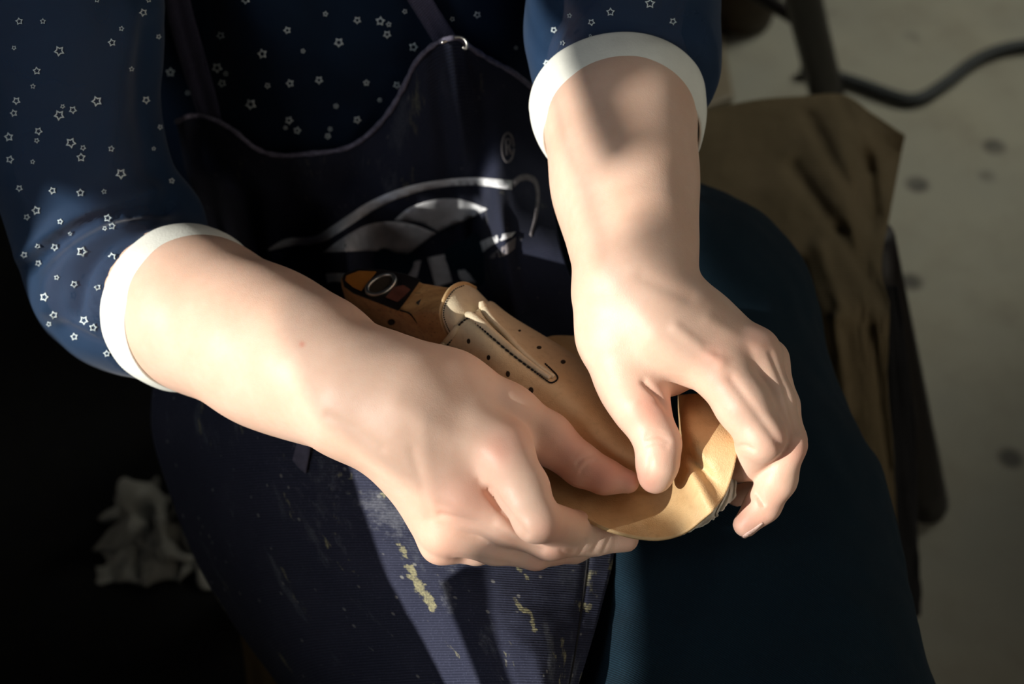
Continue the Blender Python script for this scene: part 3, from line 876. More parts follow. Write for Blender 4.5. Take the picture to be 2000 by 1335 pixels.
# shins, coarser, down to the shoes
SH = [[(c2w(pc(1520, 1450, 790)), 0.078), (np.array([0.17, 0.17, 0.42]), 0.066), (np.array([0.17, 0.20, 0.10]), 0.05)],
      [(c2w(pc(950, 1450, 830)), 0.066), (np.array([-0.03, 0.18, 0.40]), 0.062), (np.array([-0.05, 0.22, 0.10]), 0.05)]]
to_c = lambda w: ((np.asarray(w) - np.array([0, 0, CAM_H])) @ CM) * 1000
lo = np.min([to_c(w) - r * 1000 for ch in SH for w, r in ch], 0) - 20; hi = np.max([to_c(w) + r * 1000 for ch in SH for w, r in ch], 0) + 20
S2 = SDF(lo, hi, 6.0); f2 = S2.new()
for ch in SH:
    for (a, ra), (b, rb) in zip(ch[:-1], ch[1:]): S2.cone(f2, to_c(a), ra * 1000, to_c(b), rb * 1000, 20)
V2, Q2 = S2.mesh(f2)
Q = np.concatenate([Q, Q2 + len(V)]); V = np.concatenate([V, smooth_verts(V2, Q2, 4)])
uvj = np.stack([V[:, 0], V[:, 1] - V[:, 2] * 0.6], 1) / 1000
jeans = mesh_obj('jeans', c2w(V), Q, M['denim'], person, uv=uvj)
tag(jeans, 'blue denim jeans')
for ax_ in (SH[0][2][0], SH[1][2][0]):
    c0 = to_c(ax_ + np.array([0, 0.02, -0.055])); c1 = to_c(ax_ + np.array([0, -0.10, -0.065])); c2 = to_c(ax_ + np.array([0, -0.16, -0.07]))
    S3 = SDF(np.minimum.reduce([c0, c1, c2]) - 70, np.maximum.reduce([c0, c1, c2]) + 70, 4.0); f3 = S3.new()
    S3.cone(f3, c0, 42, c1, 38, 10); S3.cone(f3, c1, 38, c2, 28, 10); S3.cone(f3, c0, 42, to_c(ax_), 44, 14)
    V3, Q3 = S3.mesh(f3); W3 = c2w(V3); W3[:, 2] = np.maximum(W3[:, 2], 0.008)
    mesh_obj('shoe', W3, Q3, M['black_rim'], person)

# ------------------------------------------------------------------ apron: bib, skirt, tapes, print
def tor_d(px, py):
    d = cast(bl_bvh0, px, py)
    return d if d else 900
bl_bvh0 = bvh_of(blouse)
top = [(345, 238), (372, 226), (408, 230), (452, 252), (500, 290), (545, 303), (600, 300), (672, 290), (720, 262), (762, 215), (790, 165), (815, 118), (850, 86), (892, 74), (918, 92), (960, 118), (1000, 140), (1045, 175)]
bot = [(430, 560), (450, 600), (475, 640), (510, 660), (550, 670), (600, 680), (650, 690), (700, 700), (750, 705), (800, 705), (850, 705), (890, 705), (930, 705), (970, 700), (1010, 695), (1060, 690), (1110, 680), (1160, 660)]
mid1 = [(362, 330), (385, 330), (425, 335), (468, 345), (512, 360), (556, 372), (610, 385), (672, 392), (725, 390), (775, 378), (815, 360), (850, 342), (888, 325), (920, 312), (950, 300), (985, 295), (1025, 300), (1068, 320)]
mid2 = [(400, 440), (425, 460), (455, 475), (490, 490), (530, 505), (575, 515), (625, 520), (680, 525), (735, 525), (785, 520), (830, 515), (870, 508), (905, 500), (940, 492), (975, 485), (1010, 480), (1052, 482), (1098, 490)]
rows = []
for ri, (row, off) in enumerate(((top, 20), (mid1, 26), (mid2, 40), (bot, 60))):
    r = []
    for j, (x, y) in enumerate(row):
        s = j / (len(row) - 1)
        o = off
        if ri == 0: o = 14 + 22 * math.exp(-((s - 0.03) / 0.08) ** 2) + 12 * math.exp(-((s - 0.74) / 0.07) ** 2)
        if ri == 1: o += 10 * math.cos(s * 11)
        r.append((x, y, (858 + 30 * abs(s - 0.5)) if ri == 3 else tor_d(min(max(x, 330), 1080), y) - o))
    rows.append(r)
g = net(rows, 90, 150)
for i in range(90):
    for j in range(150):
        s, t = j / 149, i / 89
        # folds fan down from where the tapes pull the bib up
        fl_ = 5.0 * math.exp(-((s - 0.72) / 0.10) ** 2) * math.sin((s - 0.72) * (70 - 40 * t)) * (1 - t) ** 0.7
        fl_ += 6.0 * math.exp(-((s - 0.05) / 0.1) ** 2) * math.sin(s * 60) * (1 - t)
        fl_ += 3.0 * nz(s * 5, t * 3, 1.7) + 1.0 * nz(s * 16, t * 12, 5)
        g[i, j, 2] -= fl_
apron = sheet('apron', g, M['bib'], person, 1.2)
tag(apron, 'worn navy work apron with pale print on the bib')
BIB = g
hem_pts = [P(q[0], q[1], q[2] - 0.8) for q in g[0]]
tube('hem', hem_pts, [0.0016 + 0.0007 * nz(i * 0.4, 0, 0) for i in range(len(hem_pts))], M['hem'], apron, 8)
ap_bvh = bvh_of(apron)

SK = [[(300, 720, 905), (420, 700, 868), (600, 690, 850), (800, 690, 845), (1000, 690, 850), (1150, 690, 865)],
      [(296, 840, 935), (400, 815, 872), (560, 810, 828), (760, 810, 812), (960, 820, 812), (1170, 830, 835)],
      [(330, 960, 945), (430, 940, 868), (580, 930, 812), (760, 930, 788), (960, 940, 785), (1190, 950, 808)],
      [(380, 1090, 940), (468, 1060, 865), (620, 1050, 800), (790, 1050, 770), (980, 1060, 765), (1200, 1070, 785)],
      [(450, 1210, 930), (535, 1180, 850), (690, 1170, 785), (850, 1165, 752), (1010, 1170, 745), (1176, 1180, 764)],
      [(545, 1340, 915), (615, 1300, 835), (770, 1285, 772), (920, 1280, 735), (1040, 1280, 727), (1146, 1285, 744)],
      [(650, 1480, 890), (720, 1430, 815), (850, 1420, 757), (990, 1415, 718), (1060, 1415, 710), (1104, 1420, 724)]]
g = net(SK, 150, 150)
for i in range(150):
    for j in range(150):
        s, t = j / 149, i / 149
        w = 4.0 * math.exp(-((s - 0.28) / 0.08) ** 2) * math.exp(-((t - 0.2) / 0.25) ** 2) - 4.0 * math.exp(-((s - 0.2) / 0.06) ** 2) * math.exp(-((t - 0.25) / 0.25) ** 2)
        g[i, j, 2] -= w + 2.4 * nz(s * 6, t * 4, 9.2) + 0.7 * nz(s * 20, t * 20, 2)
        if s > 0.9: g[i, j, 2] += 1.2 * math.exp(-((s - 0.952) / 0.006) ** 2)
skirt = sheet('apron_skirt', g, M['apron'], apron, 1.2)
SMEAR = {'smear': [([(800, 1110), (822, 1150), (845, 1185)], 13, 1), ([(1005, 1170), (1018, 1190), (1035, 1195), (1045, 1230)], 7, 1), ([(1132, 1180), (1150, 1186)], 11, .9), ([(780, 1060), (790, 1085)], 11, .8),
                    ([(640, 900), (690, 950)], 26, .45), ([(1012, 1108), (1030, 1128)], 6, .9), ([(755, 965), (790, 945)], 16, .7), ([(560, 980), (600, 1030)], 20, .35), ([(680, 1090), (700, 1130)], 14, .4), ([(1080, 1270), (1090, 1300)], 6, .6)],
         'worn': [([(735, 985), (780, 1015)], 42, .9), ([(868, 1140), (880, 1185)], 14, .9), ([(858, 1080), (885, 1105)], 24, .7), ([(600, 880), (670, 950)], 50, .5), ([(940, 1240), (960, 1270)], 20, .5), ([(560, 900), (620, 1000)], 40, .35)]}
gxy = g.reshape(-1, 3)[:, :2]
for nm, lst in SMEAR.items():
    val = np.zeros(len(gxy))
    for pts, w_, a_ in lst: val = np.maximum(val, a_ * np.exp(-(poly_dist(gxy, pts) / w_) ** 2))
    at = skirt.data.attributes.new(nm, 'FLOAT', 'POINT'); at.data.foreach_set('value', val.astype(np.float32))
sk_bvh = bvh_of(skirt)
decal('tie_end', [[(586, 838), (610, 850), (604, 885), (596, 924), (582, 912), (571, 898), (578, 870)]], sk_bvh, M['tie'], apron, 3.0, 8, 0.8)
tag(skirt, 'paint-smeared apron skirt over the thigh')
SKG = g
# stitched seam beside the skirt edge
st = [P(q[0], q[1], q[2] - 0.2) for q in g[40:, 142]]
V, Fc = [], []
seam = tube('seam', st, 0.0006, M['thread'], apron, 6)

def ribbon(name, left, right, bvh, off, mat, parent, n=60, ns=9, thick=1.6):
    a = spline(left, n); b = spline(right, n)
    g = np.zeros((n, ns, 3))
    for i in range(n):
        for j in range(ns):
            t = j / (ns - 1); q = a[i] * (1 - t) + b[i] * t
            d = cast(bvh, q[0], q[1]) or 860
            g[i, j] = (q[0], q[1], d)
        g[i, :, 2] = g[i, :, 2].mean() * 0.5 + g[i, :, 2] * 0.5
    dm = g[:, :, 2].mean(1)
    ker = np.ones(9) / 9
    sm = np.convolve(np.pad(dm, 4, mode='edge'), ker, 'valid')
    for i in range(n):
        for j in range(ns):
            t = j / (ns - 1)
            g[i, j, 2] += sm[i] - dm[i] - off - 1.8 * abs(math.sin(t * 2 * math.pi)) ** 0.7
    return sheet(name, g, mat, parent, thick)
ribbon('strap', [(310, -60), (320, 0), (345, 100), (382, 212), (392, 240)], [(365, -60), (372, 0), (398, 100), (428, 205), (436, 236)], bl_bvh0, 6, M['strap'], apron)
ribbon('strap', [(765, -60), (790, -8), (820, 40), (852, 92), (862, 110)], [(818, -60), (842, -8), (868, 35), (896, 78), (905, 95)], bl_bvh0, 12, M['strap'], apron)
# bent wire hook where the tape meets the bib
hk = spline([(862, 84, 0), (885, 74, 0), (903, 74, 0), (912, 84, 0), (910, 95, 0), (904, 92, 0)], 30)
d0 = cast(ap_bvh, 880, 100) or 830
tube('hook', [P(q[0], q[1], d0 - 9) for q in hk], 0.0009, M['steel'], apron, 8)

def arc(pts, n=24): return [tuple(q) for q in spline(np.array(pts, float), n)]
band_u = arc([(522, 486), (560, 466), (612, 462), (650, 440), (720, 395), (790, 366), (860, 352), (930, 347), (1000, 352)], 40)
band_l = arc([(1000, 370), (930, 362), (860, 366), (795, 382), (735, 408), (665, 452), (625, 474), (570, 480), (524, 490)], 40)
petal1 = arc([(770, 430), (800, 406), (850, 390), (900, 390), (952, 408)], 20) + arc([(952, 408), (915, 428), (880, 442), (856, 453)], 12)[1:] + arc([(856, 453), (830, 438), (800, 432), (770, 430)], 10)[1:-1]
petal2 = arc([(630, 493), (672, 462), (715, 440), (760, 433), (805, 438), (852, 455)], 20) + arc([(852, 455), (825, 475), (798, 495)], 8)[1:] + [(720, 489)]
barA = [(784, 515), (822, 508), (815, 540), (786, 545)]
barB = [(834, 503), (868, 496), (884, 550), (850, 560), (842, 530)]
letC = arc([(1008, 452), (960, 462), (918, 485), (896, 515), (900, 545), (930, 552)], 20) + arc([(935, 535), (928, 518), (940, 495), (968, 475), (1000, 462)], 14)
letC2 = arc([(1008, 462), (990, 475), (962, 495), (958, 505), (985, 500), (1006, 485)], 16)
letL = arc([(607, 548), (622, 536), (660, 533), (690, 535)], 10) + [(690, 552), (650, 550), (612, 560)]
for q in (band_u + band_l, petal1, petal2, barA, barB, letC, letL): decal('print', [q], ap_bvh, M['print'], apron, 1.3)
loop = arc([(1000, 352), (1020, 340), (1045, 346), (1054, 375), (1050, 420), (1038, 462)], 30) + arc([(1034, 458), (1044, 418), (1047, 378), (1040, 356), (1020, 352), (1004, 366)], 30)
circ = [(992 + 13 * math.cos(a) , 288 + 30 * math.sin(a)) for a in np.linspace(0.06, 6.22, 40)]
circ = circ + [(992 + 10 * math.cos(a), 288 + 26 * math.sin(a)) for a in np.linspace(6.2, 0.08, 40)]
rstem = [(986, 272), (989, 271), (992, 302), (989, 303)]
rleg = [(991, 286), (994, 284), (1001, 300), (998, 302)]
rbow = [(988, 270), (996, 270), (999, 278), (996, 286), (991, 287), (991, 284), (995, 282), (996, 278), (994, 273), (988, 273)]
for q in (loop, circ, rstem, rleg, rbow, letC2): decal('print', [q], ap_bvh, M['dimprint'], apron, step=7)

# ------------------------------------------------------------------ shoe last
last = empty('shoe_last', tuple(P(760, 600, 830)))
tag(last, 'beech wood shoe last with black top plate and steel socket, held across the lap', 'shoe last')
SEC = [[(664, 541, 824), (666, 556, 820), (676, 590, 835), (684, 606, 858), (676, 565, 868)],
       [(672, 536, 818), (674, 560, 811), (690, 604, 824), (702, 625, 855), (690, 565, 872)],
       [(735, 530, 812), (726, 582, 800), (742, 628, 812), (756, 655, 850), (750, 575, 868)],
       [(797, 538, 807), (778, 604, 790), (798, 655, 800), (812, 690, 845), (825, 590, 862)],
       [(826, 552, 803), (806, 612, 785), (824, 668, 794), (838, 705, 842), (855, 600, 858)],
       [(890, 562, 792), (866, 604, 773), (862, 692, 783), (878, 735, 838), (915, 620, 852)],
       [(958, 612, 785), (935, 645, 765), (915, 745, 776), (935, 790, 835), (995, 670, 845)],
       [(1060, 690, 775), (1035, 715, 752), (1000, 810, 765), (1020, 850, 828), (1100, 740, 838)]]
V, Fc = [], []
for sc in SEC: V += [P(*q) for q in sc]
for i in range(len(SEC) - 1):
    for j in range(5):
        k = (j + 1) % 5
        Fc.append((i * 5 + j, i * 5 + k, (i + 1) * 5 + k, (i + 1) * 5 + j))
Fc.append(tuple(range(5))[::-1]); Fc.append(tuple((len(SEC) - 1) * 5 + j for j in range(5)))
lb = mesh_obj('last_body', V, Fc, M['beech'], last); fix_normals(lb)
m = lb.modifiers.new('round', 'BEVEL'); m.width = 0.004; m.segments = 4; m.limit_method = 'ANGLE'; m.angle_limit = math.radians(25)
# plates lie on the plane of the last's top
pl = [np.array(P(*SEC[1][0])), np.array(P(*SEC[1][1])), np.array(P(*SEC[3][1]))]
pn = np.cross(pl[1] - pl[0], pl[2] - pl[0]); pn /= np.linalg.norm(pn)
if np.dot(pn, np.array(CAMP) - pl[0]) < 0: pn = -pn
def on_plane(px, py, lift):
    o = np.array(CAMP); r = np.array(P(px, py, 1000)) - o
    t = np.dot(pl[0] + pn * lift - o, pn) / np.dot(r, pn)
    return o + r * t
def plate(name, poly, z0, z1, mat, parent, smooth=False):
    n = len(poly)
    V = [on_plane(x, y, z0 / 1000) for x, y in poly] + [on_plane(x, y, z1 / 1000) for x, y in poly]
    Fc = [tuple(range(n))[::-1], tuple(range(n, 2 * n))] + [(i, (i + 1) % n, n + (i + 1) % n, n + i) for i in range(n)]
    o = mesh_obj(name, V, Fc, mat, parent, smooth=smooth); fix_normals(o)
    b = o.modifiers.new('edge', 'BEVEL'); b.width = 0.0005; b.segments = 2; b.limit_method = 'ANGLE'
    return o
plate('top_plate', [(668, 545), (671, 535), (700, 524), (745, 526), (790, 534), (822, 546), (800, 578), (778, 607), (735, 590), (690, 573), (672, 560)], -1.0, 1.6, M['black_rim'], last)
plate('amber_pad', [(673, 547), (676, 538), (702, 528), (736, 530), (722, 548), (706, 568), (690, 562)], 1.4, 2.4, M['amber'], last)
plate('wax_patch', [(752, 580), (770, 560), (788, 556), (802, 565), (790, 578), (776, 590)], 1.4, 2.2, M['redbrown'], last)
rc = [on_plane(744 + 28 * math.cos(a) * 0.95 + 6 * math.sin(a), 556 - 6 * math.cos(a) - 19 * math.sin(a) * 0.98, 0.0022) for a in np.linspace(0, 2 * math.pi, 48, endpoint=False)]
tube('steel_socket', rc, 0.0014, M['steel'], last, 10, closed=True)
plate('socket_hole', [(744 + 25 * math.cos(a) * 0.95 + 5 * math.sin(a), 556 - 5 * math.cos(a) - 16 * math.sin(a)) for a in np.linspace(0, 2 * math.pi, 32, endpoint=False)], 1.5, 1.9, M['hole'], last)
lb_bvh = bvh_of(lb)
def on_surf(bvh, x, y, off=0.5, fb=800):
    d = cast(bvh, x, y)
    return P(x, y, (d if d else fb) - off)
decal('hinge_plate', [[(812, 590), (845, 570), (878, 562), (872, 576), (848, 590), (822, 600)]], lb_bvh, M['steel'], last, 0.8, 6, 0.8)
decal('screw', [[(847 + 5 * math.cos(a), 577 + 4 * math.sin(a)) for a in np.linspace(0, 6.28, 14, endpoint=False)]], lb_bvh, M['black_rim'], last, 1.8, 4, 0.4)
decal('bore_hole', [[(764 + 7 * math.cos(a), 629 + 6 * math.sin(a)) for a in np.linspace(0, 6.28, 16, endpoint=False)]], lb_bvh, M['hole'], last, 0.5, 4)
tube('joint_line', [on_surf(lb_bvh, *q, 0.1) for q in arc([(782, 606), (800, 612), (815, 630), (830, 648)], 14)], 0.0005, M['hole'], last, 6)

# ------------------------------------------------------------------ leather upper pulled over the last
upper = empty('leather_upper', tuple(P(1100, 800, 740)))
tag(upper, 'tan leather shoe upper with stitched slit, stretched over the last by both thumbs', 'shoe upper')
VP = [[(965, 590, 800), (955, 588, 785), (940, 600, 762), (912, 618, 752), (885, 648, 757), (858, 684, 775), (845, 710, 800)],
      [(1015, 630, 800), (1003, 622, 780), (985, 650, 752), (955, 670, 742), (925, 700, 748), (890, 730, 770), (880, 755, 800)],
      [(1075, 668, 795), (1060, 657, 772), (1040, 700, 744), (1005, 725, 735), (970, 755, 740), (935, 785, 762), (920, 810, 795)],
      [(1130, 705, 790), (1115, 692, 765), (1095, 745, 735), (1060, 775, 729), (1020, 808, 736), (985, 840, 758), (965, 865, 790)],
      [(1195, 755, 785), (1180, 740, 758), (1155, 800, 729), (1120, 835, 725), (1080, 868, 733), (1045, 900, 755), (1020, 925, 785)],
      [(1265, 815, 782), (1250, 800, 755), (1220, 860, 723), (1180, 892, 722), (1140, 925, 731), (1100, 950, 752), (1075, 975, 782)],
      [(1330, 880, 785), (1310, 865, 755), (1280, 905, 722), (1240, 932, 721), (1200, 955, 730), (1160, 980, 752), (1130, 1005, 785)],
      [(1370, 945, 790), (1350, 930, 762), (1315, 950, 730), (1280, 965, 727), (1245, 985, 737), (1210, 1005, 760), (1190, 1025, 790)],
      [(1370, 1000, 800), (1350, 985, 778), (1325, 985, 755), (1300, 995, 750), (1275, 1005, 758), (1250, 1020, 777), (1240, 1035, 800)]]
g = net(VP, 110, 80)
vamp = sheet('vamp', g, M['leather'], upper, 1.8)
vamp_bvh = bvh_of(vamp)
LIP_O = [(1062, 972), (1095, 985), (1132, 1003), (1165, 1022), (1202, 1037), (1245, 1048), (1290, 1051), (1332, 1041), (1370, 1015), (1405, 983), (1426, 940), (1441, 876), (1438, 825), (1390, 770)]
LIP_M = [(1055, 945), (1090, 958), (1128, 974), (1165, 988), (1200, 998), (1240, 1005), (1282, 1006), (1322, 994), (1350, 965), (1375, 935), (1385, 905), (1388, 865), (1378, 815), (1355, 768)]
LIP_I = [(1050, 915), (1085, 928), (1122, 942), (1165, 952), (1200, 958), (1238, 962), (1276, 964), (1310, 950), (1328, 925), (1338, 895), (1342, 865), (1340, 835), (1338, 805), (1335, 770)]
LIP_J = [(1050, 890), (1085, 902), (1122, 915), (1165, 925), (1200, 932), (1236, 938), (1268, 940), (1295, 930), (1312, 908), (1322, 885), (1326, 855), (1326, 830), (1324, 800), (1324, 770)]
DO = [718, 712, 706, 702, 700, 700, 701, 700, 697, 696, 697, 702, 714, 726]
DM = [728, 724, 720, 716, 714, 713, 713, 709, 702, 699, 700, 704, 714, 728]
DI = [740, 738, 735, 732, 729, 726, 724, 719, 713, 709, 708, 711, 720, 734]
DJ = [752, 750, 746, 742, 738, 735, 734, 735, 738, 740, 742, 744, 748, 752]
rows = [[(x, y, d) for (x, y), d in zip(a, b)] for a, b in ((LIP_J, DJ), (LIP_I, DI), (LIP_M, DM), (LIP_O, DO))]
g = net(rows, 40, 150)
for i in range(40):
    for j in range(150):
        s, t = j / 149, i / 39
        g[i, j, 2] += t * (2.2 * math.sin(s * 26 + 1.0) * math.exp(-((s - 0.62) / 0.22) ** 2) + 1.2 * nz(s * 14, t * 3, 4)) - 3.5 * t * math.exp(-((s - 0.66) / 0.03) ** 2) + 4.5 * math.exp(-((s - 0.72) / 0.035) ** 2) * math.exp(-((t - 0.55) / 0.3) ** 2)
lip = sheet('lasting_margin', g, M['lip'], upper, 1.7)
tag(lip, 'flared leather margin folded out over the fingers')
# far side margin and the white lining under the lip
g = net([[(1050, 664, 800), (1080, 655, 806), (1115, 655, 808), (1150, 660, 806), (1200, 688, 800), (1250, 740, 792)],
         [(1055, 672, 795), (1088, 672, 796), (1125, 678, 796), (1162, 696, 794), (1210, 725, 788), (1255, 770, 782)],
         [(1060, 680, 792), (1095, 694, 788), (1135, 715, 784), (1175, 745, 780), (1220, 780, 774), (1260, 815, 770)]], 16, 50)
sheet('far_margin', g, M['lip'], upper, 1.7)
g = net([[(1270, 1020, 722), (1320, 1005, 720), (1360, 975, 718), (1392, 945, 718), (1410, 905, 722), (1420, 880, 726)],
         [(1290, 1042, 716), (1335, 1030, 713), (1378, 1000, 712), (1412, 968, 712), (1430, 930, 716), (1436, 890, 720)],
         [(1310, 1040, 714), (1345, 1038, 711), (1392, 1014, 711), (1402, 1000, 712), (1432, 972, 713), (1444, 915, 718)]], 16, 60)
for i in range(16):
    for j in range(60):
        g[i, j, 2] += 1.5 * nz(i * 0.25, j * 0.22, 3); g[i, j, 1] += (i / 15) * 3.5 * nz(j * 0.5, 1, 1)
sheet('white_lining', g, M['lining'], upper, 1.4)
# tongue cap
g = net([[(928, 562, 802), (906, 553, 783), (882, 562, 768), (867, 585, 760), (861, 612, 761), (868, 640, 768), (880, 660, 776)],
         [(946, 580, 800), (926, 571, 780), (902, 588, 760), (888, 610, 753), (884, 632, 754), (888, 650, 760), (893, 664, 768)],
         [(966, 602, 800), (950, 604, 776), (932, 614, 759), (915, 626, 753), (905, 638, 755), (900, 652, 760), (902, 668, 766)]], 40, 60)
cap = sheet('tongue', g, M['pale_leather'], upper, 1.8)
cap_bvh = bvh_of(cap, vamp)
tube('tongue_edge', [P(q[0], q[1], q[2] - 0.3) for q in g[0]], 0.0011, M['lip'], upper, 8)
def stitches(name, pts, bvh, parent, n, lift=0.5, rad=0.00045, duty=0.66, off=0):
    c = spline(np.array(pts, float), n * 3 + 1)
    V, Fc = [], []
    for i in range(n):
        a = c[i * 3]; b = c[i * 3] + (c[i * 3 + 3] - c[i * 3]) * duty
        q = [on_surf(bvh, *(a + (b - a) * t), lift + 0.3 * math.sin(math.pi * t), 765) for t in (0, .5, 1)]
        b0 = len(V)
        d = (q[2] - q[0]).normalized(); u = d.cross(Vector((0.2, 0.4, 0.9))).normalized(); w = d.cross(u)
        for k, p in enumerate(q):
            r = rad * (0.7 if k != 1 else 1.1)
            for s_ in range(5): V.append(p + r * (math.cos(s_ * 1.2566) * u + math.sin(s_ * 1.2566) * w))
        for k in range(2):
            for s_ in range(5): Fc.append((b0 + k * 5 + s_, b0 + k * 5 + (s_ + 1) % 5, b0 + k * 5 + 5 + (s_ + 1) % 5, b0 + k * 5 + 5 + s_))
    return mesh_obj(name, V, Fc, M['thread'], parent)
stitches('stitching', [(906, 557), (887, 566), (872, 588), (866, 612), (872, 634), (880, 650)], cap_bvh, upper, 26, rad=0.00035, duty=0.6)
stitches('stitching', [(862, 686), (880, 665), (890, 642), (914, 621), (935, 636), (960, 658), (1000, 692), (1040, 722), (1062, 738), (1076, 747), (1088, 741), (1088, 733), (1078, 722), (1064, 709)], vamp_bvh, upper, 64, rad=0.0005, duty=0.8)
# rolled edges of the slit
bl = spline([(858, 682), (884, 652), (912, 616), (940, 632), (975, 662), (1010, 692), (1045, 718), (1075, 738)], 60)
tube('slit_edge', [on_surf(vamp_bvh, *q, 0.6, 760) for q in bl], np.interp(np.linspace(0, 1, 60), [0, .3, .5, 1], [.0016, .0022, .0024, .0015]), M['pale_leather'], upper, 10)
br = spline([(940, 588), (944, 600), (958, 622), (985, 652), (1015, 684), (1050, 714), (1082, 736)], 50)
tube('slit_edge', [on_surf(vamp_bvh, *q, 2.2 - 1.2 * i / 49, 762) for i, q in enumerate(br)], np.interp(np.linspace(0, 1, 50), [0, .15, .5, 1], [.0014, .0024, .0024, .0014]), M['pale_leather'], upper, 10)
tube('slit_gap', [on_surf(vamp_bvh, *q, 0.3, 760) for q in spline([(925, 612), (950, 632), (985, 662), (1020, 692), (1055, 718), (1078, 736)], 40)], 0.0008, M['hole'], upper, 6)
for x, y, a, b in ((915, 666, 3.5, 5), (954, 698, 3.5, 5), (992, 730, 4, 6), (1037, 762, 5, 6.5), (1053, 678, 5, 3), (1100, 706, 5, 4), (1243, 893, 3.5, 3.5), (1015, 645, 3, 2)):
    decal('punched_hole', [[(x + a * math.cos(t), y + b * math.sin(t)) for t in np.linspace(0, 6.283, 14, endpoint=False)]], vamp_bvh, M['hole'], upper, 0.3, 3, 0.1)

# ------------------------------------------------------------------ chair, canvas, things on the floor
def FLOOR(px, py):
    v = P(px, py, 1000) - CAMP; t = -CAM_H / v.z
    return CAMP + v * t
def atz(px, py, z):
    v = P(px, py, 1000) - CAMP; t = (z - CAM_H) / v.z
    return CAMP + v * t

def dz(px, py, z):                      # distance at which a picture position meets height z
    return w2px(np.array(atz(px, py, z)))[2]

def stool(label, loc, seat, legs, rt=0.017, rb=0.023):
    t = empty('wooden_stool', loc); tag(t, label, 'stool', 'dark wooden stools')
    (x0, y0), (x1, y1) = seat
    box_obj('seat', (x0, y0, 0.405), (x1, y1, 0.437), M['dark_wood'], t, 0.01)
    for top, bot in legs:
        top, bot = np.array(top, float), np.array(bot, float)
        tube('leg', [top + (bot - top) * i / 9 for i in range(10)], np.linspace(rt, rb, 10), M['dark_wood'], t, 14)
    for k in (0, 1):
        a, b = [np.array(l[0]) * 0.45 + np.array(l[1]) * 0.55 for l in legs[2 * k:2 * k + 2]]
        tube('stretcher', [a + (b - a) * i / 5 for i in range(6)], 0.009, M['dark_wood'], t, 10)
    return t
b1 = FLOOR(1806, 985); t1 = atz(1698, 465, 0.41)
stool('dark wooden stool under the seated person, khaki canvas over its seat', (0.03, 0.78, 0), ((-0.20, 0.70), (0.24, 0.915)),
      [(tuple(t1), (b1.x, b1.y, 0)), ((0.215, 0.90, 0.41), (0.30, 1.0, 0)), ((-0.16, 0.745, 0.41), (-0.24, 0.70, 0)), ((-0.16, 0.90, 0.41), (-0.24, 1.0, 0))], 0.02, 0.024)
b2 = np.array(FLOOR(1622, 215)); t2 = np.array(atz(1521, -200, 0.41))
stool('dark wooden stool behind the khaki canvas, one slanting leg in view', (0.1, 1.4, 0), ((-0.20, 1.16), (0.25, 1.44)),
      [(t2, b2), ((0.2, 1.42, 0.41), (0.2, 1.62, 0)), ((-0.16, 1.2, 0.41), (-0.33, 1.44, 0)), ((-0.16, 1.42, 0.41), (-0.28, 1.62, 0))], 0.021, 0.022)

# khaki canvas lying over the stool seat and hanging down its front
Z0 = 0.452
def kz(x, y, z=Z0): return (x, y, dz(x, y, z))
KH = [[kz(1310, 238), kz(1395, 212), kz(1480, 194), kz(1560, 188), kz(1645, 184), kz(1705, 222, .45), kz(1768, 264, .44)],
      [kz(1300, 330), kz(1390, 300), kz(1480, 285), kz(1570, 282), kz(1650, 285, .46), kz(1700, 300, .44), kz(1757, 320, .42)],
      [kz(1300, 430), kz(1390, 410), kz(1480, 400), kz(1570, 400), kz(1660, 405), kz(1695, 410, .43), kz(1738, 420, .42)],
      [kz(1320, 540), kz(1410, 520), kz(1500, 515), kz(1590, 515), kz(1660, 520), kz(1700, 520, .445), kz(1722, 520, .44)],
      [kz(1350, 650), kz(1440, 630), kz(1530, 625), kz(1610, 620), kz(1670, 615), kz(1705, 612), kz(1737, 610, .45)],
      [(1400, 800, 1075), (1480, 790, 1068), (1560, 780, 1062), (1630, 770, 1058), (1680, 760, 1052), (1712, 750, 1048), (1732, 745, 1046)],
      [(1450, 960, 1150), (1530, 950, 1145), (1600, 940, 1140), (1655, 930, 1136), (1700, 920, 1130), (1728, 915, 1126), (1745, 910, 1122)],
      [(1520, 1180, 1250), (1590, 1170, 1246), (1640, 1160, 1240), (1690, 1150, 1236), (1722, 1142, 1230), (1742, 1136, 1226), (1754, 1130, 1222)]]
g = net(KH, 150, 110)
for x0, y0, x1, y1, w_, a_ in ((1580, 230, 1700, 440, 16, 7), (1550, 330, 1640, 450, 16, 8), (1640, 450, 1725, 590, 15, 7), (1640, 190, 1700, 330, 14, 5), (1655, 270, 1690, 330, 12, 4), (1692, 310, 1708, 420, 16, 10),
                             (1560, 520, 1600, 700, 18, 12), (1630, 620, 1655, 800, 12, -7), (1700, 640, 1735, 900, 10, 5), (1600, 480, 1650, 620, 16, -6), (1500, 560, 1560, 760, 20, 10)):
    dd = poly_dist(g[:, :, :2].reshape(-1, 2), [(x0, y0), (x1, y1)]).reshape(g.shape[:2])
    g[:, :, 2] += a_ * np.exp(-(dd / w_) ** 2)
for i in range(150):
    for j in range(110): g[i, j, 2] += 3 * nz(i * 0.05, j * 0.06, 2.2) + 1.0 * nz(i * 0.2, j * 0.2, 7)
kh = sheet('canvas_cloth', g, M['khaki'], None, 1.5)
tag(kh, 'creased khaki canvas draped over the stool seat beside the thigh', 'cloth')
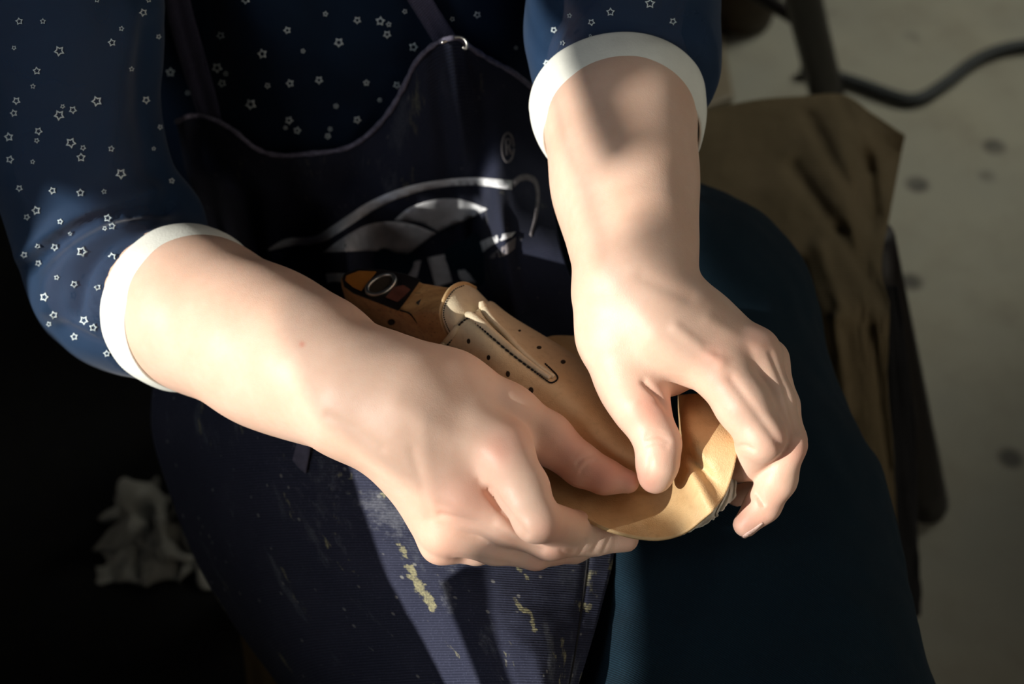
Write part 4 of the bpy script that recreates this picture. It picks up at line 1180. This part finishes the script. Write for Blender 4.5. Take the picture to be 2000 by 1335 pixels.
g = net([[(1722, 560, 1080), (1740, 560, 1080), (1750, 560, 1082)], [(1734, 700, 1120), (1760, 700, 1120), (1772, 700, 1122)], [(1742, 880, 1175), (1778, 880, 1175), (1790, 880, 1178)], [(1752, 1030, 1240), (1784, 1030, 1240), (1792, 1030, 1243)], [(1750, 1120, 1275), (1788, 1120, 1275), (1797, 1125, 1278)], [(1748, 1205, 1310), (1785, 1208, 1310), (1799, 1200, 1313)]], 60, 16)
for i in range(60):
    for j in range(16): g[i, j, 2] += 4 * nz(i * 0.1, j * 0.3, 5)
tag(sheet('cloth_strip', g, M['black_cloth'], None, 2.0), 'black cloth strip hanging beside the khaki canvas', 'cloth')

# cable on the concrete
cpts = [FLOOR(*q) for q in arc([(1560, 150), (1620, 158), (1670, 172), (1720, 190), (1765, 204), (1800, 200), (1850, 168), (1900, 130), (1950, 108), (2010, 98), (2100, 95), (2250, 120)], 90)]
tag(tube('cable', [(p.x, p.y, 0.009) for p in cpts], 0.0085, M['cable'], None, 12), 'dark grey cable lying bent on the concrete floor', 'cable')
# dark brown pot
pb = FLOOR(1447, 40)
prof = [(0.0, 0.0), (0.034, 0.0), (0.042, 0.006), (0.048, 0.04), (0.052, 0.09), (0.05, 0.13), (0.044, 0.15), (0.046, 0.158), (0.042, 0.16), (0.039, 0.15), (0.04, 0.10), (0.0, 0.09)]
V, Fc = [], []
for r, z in prof:
    for k in range(28): V.append((pb.x + r * math.cos(k * 2 * math.pi / 28), pb.y + r * math.sin(k * 2 * math.pi / 28), z))
for i in range(len(prof) - 1):
    for k in range(28): Fc.append((i * 28 + k, i * 28 + (k + 1) % 28, (i + 1) * 28 + (k + 1) % 28, (i + 1) * 28 + k))
tag(mesh_obj('clay_pot', V, Fc, M['pot']), 'dark brown pot on the floor beside the raised sleeve', 'pot')
# pale board lying on the floor behind the arm
q = [FLOOR(1322, -60), FLOOR(1378, -60), FLOOR(1432, 205), FLOOR(1345, 235)]
V = [(p.x, p.y, 0.001) for p in q] + [(p.x, p.y, 0.016) for p in q]
bo = mesh_obj('wooden_board', V, [(0, 1, 2, 3), (7, 6, 5, 4), (0, 4, 5, 1), (1, 5, 6, 2), (2, 6, 7, 3), (3, 7, 4, 0)], M['board'], smooth=False); fix_normals(bo)
b = bo.modifiers.new('edge', 'BEVEL'); b.width = 0.003; b.segments = 2
tag(bo, 'pale board lying on the floor behind the forearm', 'board')
# crumpled rag on the floor
rc_ = FLOOR(330, 1060); n = 64
V = []
for i in range(n):
    for j in range(n):
        x = (i / (n - 1) - 0.5); y = (j / (n - 1) - 0.5)
        wx = 0.02 * nz(x * 6, y * 6, 1); wy = 0.02 * nz(x * 6, y * 6, 9)
        h = 0.045 * abs(nz(x * 4.2 + 3, y * 4.2, 2.5)) * 1.7 + 0.02 * abs(nz(x * 10, y * 10, 4)) + 0.004 * nz(x * 25, y * 25, 6)
        h *= max(0.0, 1 - (x * x + y * y) * 3.0)
        V.append((rc_.x + 0.125 * x + wx, rc_.y + 0.10 * y + wy, 0.009 + h * 1.3))
Fc = [(i * n + j, i * n + j + 1, (i + 1) * n + j + 1, (i + 1) * n + j) for i in range(n - 1) for j in range(n - 1)]
rg = mesh_obj('rag', V, Fc, M['rag']); fix_normals(rg)
m = rg.modifiers.new('thickness', 'SOLIDIFY'); m.thickness = 0.0012
tag(rg, 'crumpled grey white rag on the dark floor below the elbow', 'rag')
# brown canvas hanging under the thigh
g = net([[(432, 1075, 1010), (440, 1078, 1012), (450, 1085, 1015)], [(452, 1150, 1030), (485, 1150, 1028), (520, 1150, 1035)], [(468, 1230, 1060), (515, 1230, 1052), (560, 1230, 1062)], [(480, 1330, 1100), (540, 1330, 1090), (600, 1330, 1100)], [(490, 1450, 1150), (560, 1450, 1140), (640, 1450, 1150)]], 50, 24)
for i in range(50):
    for j in range(24): g[i, j, 2] += 6 * nz(i * 0.08, j * 0.2, 5)
tag(sheet('canvas_flap', g, M['brown_canvas'], None, 1.8), 'dim brown canvas flap hanging left of the apron', 'cloth')
